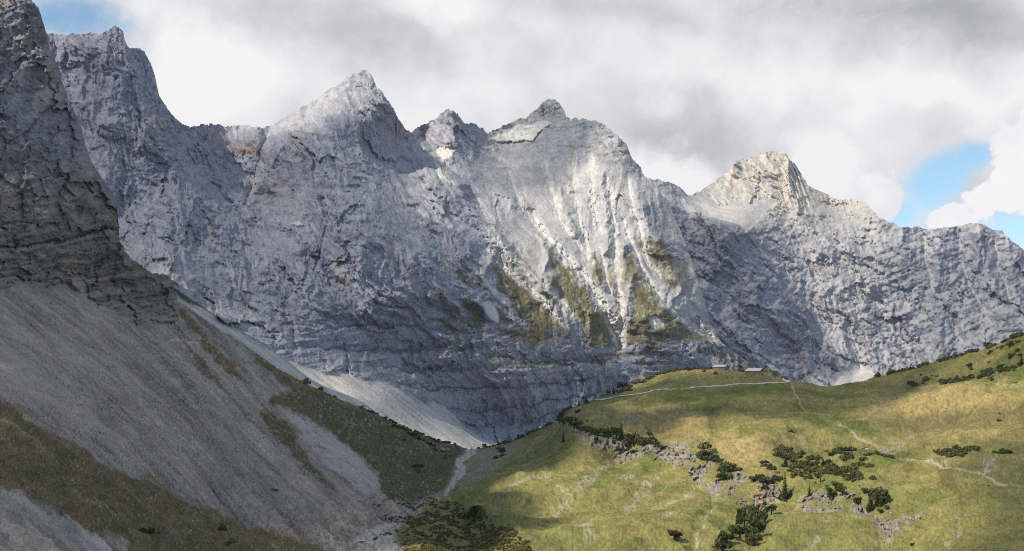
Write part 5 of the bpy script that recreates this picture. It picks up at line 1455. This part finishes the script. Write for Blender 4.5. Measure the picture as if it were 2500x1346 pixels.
for i, (x, y, w, fl, mt, lab) in enumerate(((1212, 1251, 15, .9, 0, 'dark angular boulder standing on the sunny lower meadow'), (1174, 1253, 11, .6, 1, 'low pale boulder at the meadow edge, left of the dark one'), (880, 1299, 11, .9, 1, 'white rounded boulder at the edge of the lit gravel wash'), (883, 1329, 26, .35, 1, 'long flat white slab on the gravel wash'), (916, 1324, 9, 1.3, 1, 'upright pale block beside the gravel wash'),
                                            (672, 1196, 24, .6, 2, 'large grey slab low on the shaded scree slope'), (503, 1177, 11, .7, 2, 'grey block on the scree left of the large slab'), (243, 1066, 10, .7, 2, 'grey boulder on the pinkish scree tongue'), (634, 1094, 8, .8, 1, 'pale block on the scree above the large slab'), (359, 1312, 13, .8, 2, 'grey boulder beside the dark pine at lower left'), (198, 984, 7, .8, 2, 'dark boulder in the upper scree at left'), (433, 1250, 8, .8, 2, 'small grey boulder at the lower edge of the scree grass'),
                                            (2174, 1251, 6, .9, 1, 'little pale boulder on the grass right of the right rock step'), (1756, 1318, 7, 1.0, 1, 'pale block at the left foot of the lower tree clump'), (1789, 1297, 8, .7, 1, 'pale block above the lower tree clump'), (903, 1042, 8, .6, 1, 'white block on the shaded grass slope below the rim'), (2002, 1103, 4, .8, 1, 'tiny white boulder left of the pointed spruce in the pines'), (2161, 1090, 5, .6, 1, 'white stone beside the pale cow'), (2172, 1090, 7, .6, 1, 'broad white stone near the earth scar in the pasture'), (2178, 1090, 5, .6, 1, 'white stone at the right end of the stone row in the pasture'))):
    boulder(x, y, w, lab, (M_DSTONE, M_STONE, M_DSTONE)[mt], 700 + i, fl)

# ---- the white gravel road and the ramp to the hut
def ribbon(name, line, half, label):
    out = []
    q = []
    for (x0, y0), (x1, y1) in zip(line[:-1], line[1:]):
        n = max(2, int(math.hypot(x1 - x0, y1 - y0) / 3))
        q += [(x0 + (x1 - x0) * i / n, y0 + (y1 - y0) * i / n) for i in range(n)]
    q.append(line[-1])
    for k, (x, y) in enumerate(q):
        x2, y2 = q[min(k + 1, len(q) - 1)]; x1, y1 = q[max(k - 1, 0)]
        L = math.hypot(x2 - x1, y2 - y1) + 1e-6
        nx, ny = -(y2 - y1) / L, (x2 - x1) / L
        h = half * (1 + .22 * float(perlin(np.array([k * .23]), np.array([half]), 5)[0]))
        for sgn in (-1, 0, 1):
            out.append(at(x + nx * h * sgn, y + ny * h * sgn) + np.array([0, 0, .22]))
    n = len(q)
    o = link(name, raw_mesh(name, np.array(out), grid_faces(n, 3)), M_ROAD)
    o['kind'] = 'structure'
    tag(o, label, 'road')


M_ROAD = simple_mat('white_gravel', (.50, .47, .43), .95, .15, .3)
ribbon('road', [(1452, 978), (1481, 975), (1518, 969), (1570, 962), (1637, 955), (1700, 947.5), (1781, 939.5), (1822, 938), (1850, 937), (1886, 935.5), (1919, 934), (1929, 932.5)], 1.0, 'thin white gravel road crossing the pasture below the hut')
ribbon('ramp', [(1928, 932.5), (1919, 930), (1910, 924.5)], 2.2, 'short white ramp from the road up to the hut')


# ---- buildings
class MB:
    def __init__(self):
        self.v, self.f = [], []

    def add(self, v, f):
        o = len(self.v)
        self.v += [tuple(map(float, p)) for p in v]; self.f += [tuple(i + o for i in q) for q in f]
        return self

    def box(self, x0, y0, z0, x1, y1, z1):
        return self.add([(x, y, z) for x in (x0, x1) for y in (y0, y1) for z in (z0, z1)], [(0, 1, 3, 2), (4, 6, 7, 5), (0, 4, 5, 1), (2, 3, 7, 6), (0, 2, 6, 4), (1, 5, 7, 3)])

    def slab(self, quad, th):
        """a thick sheet from four corner points, thickened downwards"""
        a = [Vector(p) for p in quad]
        n = (a[1] - a[0]).cross(a[2] - a[0]).normalized()
        if n.z < 0:
            n = -n
        b = [p - n * th for p in a]
        return self.add(a + b, [(0, 1, 2, 3), (7, 6, 5, 4), (0, 4, 5, 1), (1, 5, 6, 2), (2, 6, 7, 3), (3, 7, 4, 0)])

    def build(self, name, mat, parent):
        me = bpy.data.meshes.new(name)
        me.from_pydata(self.v, [], self.f)
        me.update()
        return link(name, me, mat, parent)


def board_mat(name, rgb, scale=9.0):
    m = bpy.data.materials.new(name)
    m.use_nodes = True
    t = NT(m.node_tree)
    bs = t.n['Principled BSDF']
    ob = t.node('ShaderNodeTexCoord').outputs['Object']
    st = t.vmath('MULTIPLY', ob, (1, 1, .15)).outputs[0]
    n = t.ramp(t.noise(st, scale, 4, .6), .3, .7, .7, 1.25)
    cc = t.node('ShaderNodeCombineColor', ins={0: n, 1: n, 2: n}).outputs[0]
    t.l.new(t.mix(1.0, (*rgb, 1), cc, 'MULTIPLY'), bs.inputs['Base Color'])
    bs.inputs['Roughness'].default_value = .85
    return m


M_WOOD = board_mat('red_brown_shingles', (.22, .125, .088))
M_WOOD2 = board_mat('weathered_boards', (.25, .165, .135))
M_WOODL = board_mat('orange_timber', (.33, .19, .11))
M_ROOF = simple_mat('grey_shingle_roof', (.52, .51, .50), .7, .15, .8)
M_ROOFL = simple_mat('light_metal_roof', (.42, .42, .42), .5, .1, .8)
M_GLASS = simple_mat('dark_window', (.03, .035, .045), .25, .1, 1, .5)
M_GREEN = simple_mat('green_shutter', (.05, .12, .06), .7)
M_BLUE = simple_mat('pale_blue_shutter', (.32, .42, .48), .7)
M_WHITE = simple_mat('white_paint', (.7, .7, .68), .7)
M_FLAG = simple_mat('green_cloth', (.06, .42, .10), .8)
M_RED = simple_mat('red_paint', (.42, .07, .05), .7)
M_CONC = simple_mat('stone_plinth', (.38, .36, .34), .95, .2, .8)


def window(parent, x, y, z, w, h, nrm, mat=M_GLASS, name='window'):
    """set a few cm proud of the wall; nrm is '-y' or '+x'"""
    b = MB()
    if nrm == '-y':
        b.box(x - w / 2, y - .06, z - h / 2, x + w / 2, y + .05, z + h / 2)
    else:
        b.box(x - .05, y - w / 2, z - h / 2, x + .06, y + w / 2, z + h / 2)
    return b.build(name, mat, parent)


def hut():
    p = at(1872, 915.5)
    o = thing('mountain_hut', p, 'large red brown mountain hut with grey roof, two dormers and a long low wing', 'mountain hut', None, math.radians(-36))
    w, l, ev, rg = 5.8, 14.5, 5.3, 10.6
    b = MB()
    b.add([(-w, 0, -5), (w, 0, -5), (w, 0, ev), (0, 0, rg - .35), (-w, 0, ev), (-w, l, -5), (w, l, -5), (w, l, ev), (0, l, rg - .35), (-w, l, ev)], [(0, 1, 2, 3, 4), (9, 8, 7, 6, 5), (1, 6, 7, 2), (5, 0, 4, 9)])
    b.build('wall', M_WOOD, o)
    b = MB(); b.add([(-w + .4, -.12, 3.1), (w - .4, -.12, 3.1), (w - .4, -.12, ev + .1), (0, -.12, rg - 1.0), (-w + .4, -.12, ev + .1), (-w + .4, .05, 3.1), (w - .4, .05, 3.1), (w - .4, .05, ev + .1), (0, .05, rg - 1.0), (-w + .4, .05, ev + .1)], [(0, 1, 2, 3, 4), (0, 4, 9, 5), (1, 6, 7, 2), (2, 7, 8, 3), (4, 3, 8, 9), (0, 5, 6, 1)])
    b.build('gable_cladding', M_WOODL, o)
    oh, sl_ = .9, (rg - ev) / w
    b = MB()
    b.slab([(0, -oh, rg), (0, l + oh, rg), (w + .8, l + oh, ev - .8 * sl_ + .05), (w + .8, -oh, ev - .8 * sl_ + .05)], .28)
    b.slab([(0, -oh, rg), (-w - .8, -oh, ev - .8 * sl_ + .05), (-w - .8, l + oh, ev - .8 * sl_ + .05), (0, l + oh, rg)], .28)
    rf = b.build('roof', M_ROOF, o)
    b = MB(); b.slab([(0, -oh - .04, rg + .02), (0, -oh - .3, rg + .02), (w + .8, -oh - .3, ev - .8 * sl_ + .07), (w + .8, -oh - .04, ev - .8 * sl_ + .07)], .5); b.slab([(0, -oh - .04, rg + .02), (-w - .8, -oh - .04, ev - .8 * sl_ + .07), (-w - .8, -oh - .3, ev - .8 * sl_ + .07), (0, -oh - .3, rg + .02)], .5)
    b.build('bargeboard', M_WOODL, o)
    for yy in (5.2, 9.2):
        z0 = rg - 3.0 * sl_
        b = MB(); b.add([(2.6, yy - .8, z0 - 1.2), (4.4, yy - .8, z0 - 1.2), (4.4, yy + .8, z0 - 1.2), (2.6, yy + .8, z0 - 1.2), (2.2, yy - .8, z0 + .75), (4.4, yy - .8, z0 + .2), (4.4, yy + .8, z0 + .2), (2.2, yy + .8, z0 + .75)], [(0, 1, 5, 4), (1, 2, 6, 5), (2, 3, 7, 6), (3, 0, 4, 7), (4, 5, 6, 7)])
        d = b.build('dormer', M_ROOF, o)
        MB().box(4.39, yy - .6, z0 - .95, 4.46, yy + .6, z0 + .05).build('dormer_window', M_GLASS, d)
    MB().box(-.45, 9.5, rg - .8, .45, 10.4, rg + 1.3).build('chimney', M_CONC, rf)
    for x in (-1.2, 1.2):
        window(o, x, -.12, 7.4, 1.0, 1.4, '-y')
    for x in (-3.9, -1.3, 1.3, 3.9):
        window(o, x, -.12, 4.3, 1.0, 1.3, '-y')
        for s_ in (-1, 1):
            MB().box(x + s_ * .85 - .3, -.2, 3.65, x + s_ * .85 + .3, -.13, 4.95).build('shutter', M_GREEN, o)
    for x in (-2.2, -.4, 2.6, 4.4):
        window(o, x, 0, 1.5, 1.0, 1.3, '-y', M_BLUE)
    MB().box(-4.6, -.08, 0, -3.5, .05, 2.2).build('door', M_GLASS, o)
    for y in (2.5, 6.5, 10.5):
        window(o, w, y, 3.9, 1.2, 1.3, '+x'); window(o, w, y, 1.4, 1.2, 1.3, '+x')
    # long low wing
    x0, x1, y0, y1, e2, r2 = -w - 17.5, -w, .8, 8.5, 4.7, 7.4
    b = MB(); b.box(x0, y0, -4, x1, y1, e2); b.build('wing', M_WOOD, o)
    ym = (y0 + y1) / 2
    b = MB()
    b.slab([(x0 + 2.2, ym, r2), (x1, ym, r2), (x1, y0 - .7, e2 - .35), (x0 - .7, y0 - .7, e2 - .35)], .22)
    b.slab([(x0 + 2.2, ym, r2), (x0 - .7, y1 + .7, e2 - .35), (x1, y1 + .7, e2 - .35), (x1, ym, r2)], .22)
    b.slab([(x0 + 2.2, ym, r2), (x0 - .7, y0 - .7, e2 - .35), (x0 - .7, (y0 + y1) / 2, e2 - .35), (x0 - .7, y1 + .7, e2 - .35)], .22)
    b.build('wing_roof', M_ROOF, o)
    for x in (x0 + 2, x0 + 5, x0 + 10.5, x0 + 14):
        window(o, x, y0, 3.5, .8, .9, '-y')
    for x in (x0 + 9, x0 + 12, x0 + 15.2):
        window(o, x, y0, 1.2, .9, 1.1, '-y')
    # low pale terrace wall and red terrace tables in front
    t = thing('terrace', p, 'pale stone terrace with a red rail in front of the large hut', 'terrace', None, math.radians(-36))
    MB().box(-9.5, -4.2, -3.0, 6.8, -.3, -.25).build('slab', M_CONC, t)
    b = MB()
    for k in range(9):
        b.box(-9.3 + k * 2, -4.1, -.25, -9.2 + k * 2, -4.0, .75)
    b.box(-9.4, -4.12, .6, 6.8, -3.98, .78); b.box(-9.4, -4.12, .15, 6.8, -3.98, .3)
    b.build('rail', M_RED, t)
    # flag
    R = Matrix.Rotation(math.radians(-36), 3, 'Z')
    fp = thing('flagpole', Vector(p) + R @ Vector((3.4, -4.6, -.4)), 'white flagpole with a hanging green and white flag in front of the hut', 'flagpole')
    v, f = taper(.07, .04, 8.0, 8, -.6); link('pole', raw_mesh('pole', v, f), M_WHITE, fp)
    b = MB()
    for i in range(5):
        y = .08 * (-1) ** i
        x0_, x1_ = .05 + i * .28, .05 + (i + 1) * .28
        b.add([(x0_, -y, 7.6), (x1_, y, 7.55), (x1_, y, 4.6 + .05 * i), (x0_, -y, 4.6)], [(0, 1, 2, 3)])
        b.add([(x0_, -y + .04, 7.6), (x1_, y + .04, 7.55), (x1_, y + .04, 4.6 + .05 * i), (x0_, -y + .04, 4.6)], [(3, 2, 1, 0)])
    fl = b.build('flag', M_FLAG, fp)
    MB().box(.05, -.14, 7.0, 1.4, .16, 7.62).build('white_stripe', M_WHITE, fl)


hut()


def barn():
    p = at(1774, 901.5)
    o = thing('barn', p, 'low weathered barn with a light grey roof on the knoll left of the hut', 'barn', None, math.radians(-38))
    l, w, ev, rg = 13.5, 5.0, 2.9, 5.0
    b = MB()
    b.add([(-l, -w, -4), (0, -w, -4), (0, w, -4), (-l, w, -4), (-l, -w, ev), (0, -w, ev), (0, w, ev), (-l, w, ev), (-l, 0, rg - .3), (0, 0, rg - .3)], [(0, 1, 5, 4), (1, 2, 6, 9, 5), (2, 3, 7, 6), (3, 0, 4, 8, 7)])
    b.build('wall', M_WOOD2, o)
    sl_ = (rg - ev) / w
    b = MB()
    b.slab([(-l - .8, 0, rg), (.9, 0, rg), (.9, -w - .9, ev - .9 * sl_ + .05), (-l - .8, -w - .9, ev - .9 * sl_ + .05)], .22)
    b.slab([(-l - .8, 0, rg), (-l - .8, w + .9, ev - .9 * sl_ + .05), (.9, w + .9, ev - .9 * sl_ + .05), (.9, 0, rg)], .22)
    b.build('roof', M_ROOFL, o)
    MB().box(-.05, -.6, 0, .07, .6, 2.1).build('door', M_GLASS, o)
    MB().box(-6, -w - .07, .2, -2.0, -w + .05, 2.2).build('gate', M_WOOD, o)
    MB().box(-7.4, .2, rg - .4, -6.9, .7, rg + .9).build('chimney', M_CONC, o)


barn()

sp_ = thing('signpost', at(1928, 931), 'small white signpost where the ramp meets the road', 'signpost')
v, f = taper(.09, .08, 2.6, 6, -.4); link('post', raw_mesh('post', v, f), M_WHITE, sp_)
MB().box(-.75, -.14, 1.9, .75, -.06, 2.5).build('board', M_WHITE, sp_)


# ---- hikers and cattle
def skin_body(name, verts, edges, radii, mat, parent=None, lv=1):
    me = bpy.data.meshes.new(name)
    me.from_pydata([Vector(v) for v in verts], edges, [])
    o = link(name, me, mat, parent)
    md = o.modifiers.new('skin', 'SKIN')
    md.use_smooth_shade = True
    for i, sv in enumerate(me.skin_vertices[0].data):
        r = radii[i]
        sv.radius = (r, r) if not hasattr(r, '__len__') else r
    me.skin_vertices[0].data[0].use_root = True
    sb = o.modifiers.new('subdivision', 'SUBSURF')
    sb.levels = lv; sb.render_levels = lv
    return o


M_SKIN = simple_mat('skin', (.50, .33, .25), .6)
M_DARK = simple_mat('dark_trousers', (.03, .03, .04), .9)
M_HAIR = simple_mat('dark_hair', (.04, .03, .02), .8)


def person(px, py, label, shirt, legs, face):
    p = at(px, py)
    o = thing('person', p, label, 'person', None, face)
    V_ = [(0, 0, .95), (0, 0, 1.15), (0, 0, 1.38), (0, -.01, 1.5), (0, -.02, 1.6), (0, -.03, 1.72), (.09, 0, .9), (.10, -.12, .5), (.10, -.05, .08), (.10, -.2, .04), (-.09, 0, .9), (-.10, .10, .5), (-.10, .25, .10), (-.10, .12, .04), (.19, 0, 1.38), (.26, .05, 1.1), (.24, -.12, .88), (.24, -.19, .80), (-.19, 0, 1.38), (-.26, -.05, 1.1), (-.24, -.2, .90), (-.24, -.27, .83)]
    E_ = [(0, 1), (1, 2), (2, 3), (3, 4), (4, 5), (0, 6), (6, 7), (7, 8), (8, 9), (0, 10), (10, 11), (11, 12), (12, 13), (2, 14), (14, 15), (15, 16), (16, 17), (2, 18), (18, 19), (19, 20), (20, 21)]
    R_ = [.14, .13, .14, .06, .09, .09, .09, .065, .045, .04, .09, .065, .045, .04, .06, .045, .035, .035, .06, .045, .035, .035]
    skin_body('body', V_, E_, R_, M_SKIN, o)
    skin_body('shirt', V_[0:3] + [V_[14], V_[15], V_[18], V_[19]], [(0, 1), (1, 2), (2, 3), (3, 4), (2, 5), (5, 6)], [.165, .155, .165, .075, .062, .075, .062], shirt, o)
    skin_body('trousers', [V_[0], V_[6], V_[7], V_[8], V_[10], V_[11], V_[12]], [(0, 1), (1, 2), (2, 3), (0, 4), (4, 5), (5, 6)], [.155, .105, .085, .065, .105, .085, .065], legs, o)
    skin_body('hair', [(0, .02, 1.66), (0, .0, 1.74)], [(0, 1)], [.095, .095], M_HAIR, o)


person(2043.3, 1038.6, 'hiker in a red top and dark trousers on the pasture trail', M_RED, M_DARK, math.radians(110))
person(2048.6, 1037.0, 'hiker in a pale top just right of the red one on the pasture trail', M_WHITE, M_DARK, math.radians(110))


def cow_mat(name, a, b, th):
    m = bpy.data.materials.new(name)
    m.use_nodes = True
    t = NT(m.node_tree)
    bs = t.n['Principled BSDF']
    ob = t.node('ShaderNodeTexCoord').outputs['Object']
    n = t.ramp(t.noise(ob, 1.5, 1, .4), th - .03, th + .03)
    t.l.new(t.mix(n, (*a, 1), (*b, 1)), bs.inputs['Base Color'])
    bs.inputs['Roughness'].default_value = .85
    return m


M_COW1 = cow_mat('brown_and_white_hide', (.22, .085, .04), (.62, .58, .52), .52)
M_COW2 = cow_mat('white_hide', (.62, .58, .52), (.25, .10, .05), .66)


def cow(px, py, label, mat, face, graze=True):
    p = at(px, py)
    o = thing('cow', p, label, 'cow', 'cattle on the pasture', face)
    hz = .55 if graze else 1.45
    V_ = [(-.75, 0, 1.12), (-.25, 0, 1.08), (.35, 0, 1.1), (.72, 0, 1.18), (1.02, 0, 1.15 if not graze else .95), (1.25, 0, hz), (1.45, 0, hz - .22),
          (-.80, .2, .85), (-.68, .22, .6), (-.86, .22, .42), (-.82, .22, .05), (-.80, -.2, .85), (-.68, -.22, .6), (-.86, -.22, .42), (-.82, -.22, .05),
          (.62, .2, .8), (.64, .2, .42), (.62, .2, .05), (.62, -.2, .8), (.66, -.2, .42), (.62, -.2, .05), (-1.02, 0, 1.2), (-1.08, 0, .6), (1.16, .2, hz + .08), (1.16, -.2, hz + .08)]
    E_ = [(0, 1), (1, 2), (2, 3), (3, 4), (4, 5), (5, 6), (0, 7), (7, 8), (8, 9), (9, 10), (0, 11), (11, 12), (12, 13), (13, 14), (3, 15), (15, 16), (16, 17), (3, 18), (18, 19), (19, 20), (0, 21), (21, 22), (5, 23), (5, 24)]
    R_ = [.34, .37, .40, .33, .2, .15, .09, .17, .10, .07, .06, .17, .10, .07, .06, .12, .07, .06, .12, .07, .06, .05, .03, .05, .05]
    skin_body('body', V_, E_, R_, mat, o)


cow(2106, 1092, 'brown and white cow grazing, lowest of the cattle on the pasture', M_COW1, math.radians(15))
cow(2113.5, 1082.5, 'brown and white cow standing highest of the cattle on the pasture', M_COW1, math.radians(160), False)
cow(2115.8, 1087, 'mostly white cow just below the highest cow', M_COW2, math.radians(-30), False)
cow(2152.5, 1088.5, 'pale cow apart from the others, left of the white stones', M_COW2, math.radians(185))


# ------------------------------------------------------------------ haze
def make_haze():
    m = bpy.data.materials.new('haze')
    m.use_nodes = True
    t = NT(m.node_tree)
    t.n.remove(t.n['Principled BSDF'])
    pv = t.node('ShaderNodeVolumePrincipled')
    pv.inputs['Color'].default_value = (.62, .70, 1.0, 1)
    pv.inputs['Density'].default_value = HAZE
    pv.inputs['Anisotropy'].default_value = 0.25
    t.l.new(pv.outputs[0], t.n['Material Output'].inputs['Volume'])
    lo, hi = (-6600, -3100, -332), (6600, 8100, 1330)
    v = [(x, y, z) for x in (lo[0], hi[0]) for y in (lo[1], hi[1]) for z in (lo[2], hi[2])]
    f = [(0, 1, 3, 2), (4, 6, 7, 5), (0, 4, 5, 1), (2, 3, 7, 6), (0, 2, 6, 4), (1, 5, 7, 3)]
    link('haze', raw_mesh('haze', np.array(v), np.array(f), smooth=False), m, kind='stuff', category='haze', label='thin blue haze in the mountain air')


HAZE = 2.4e-5
make_haze()
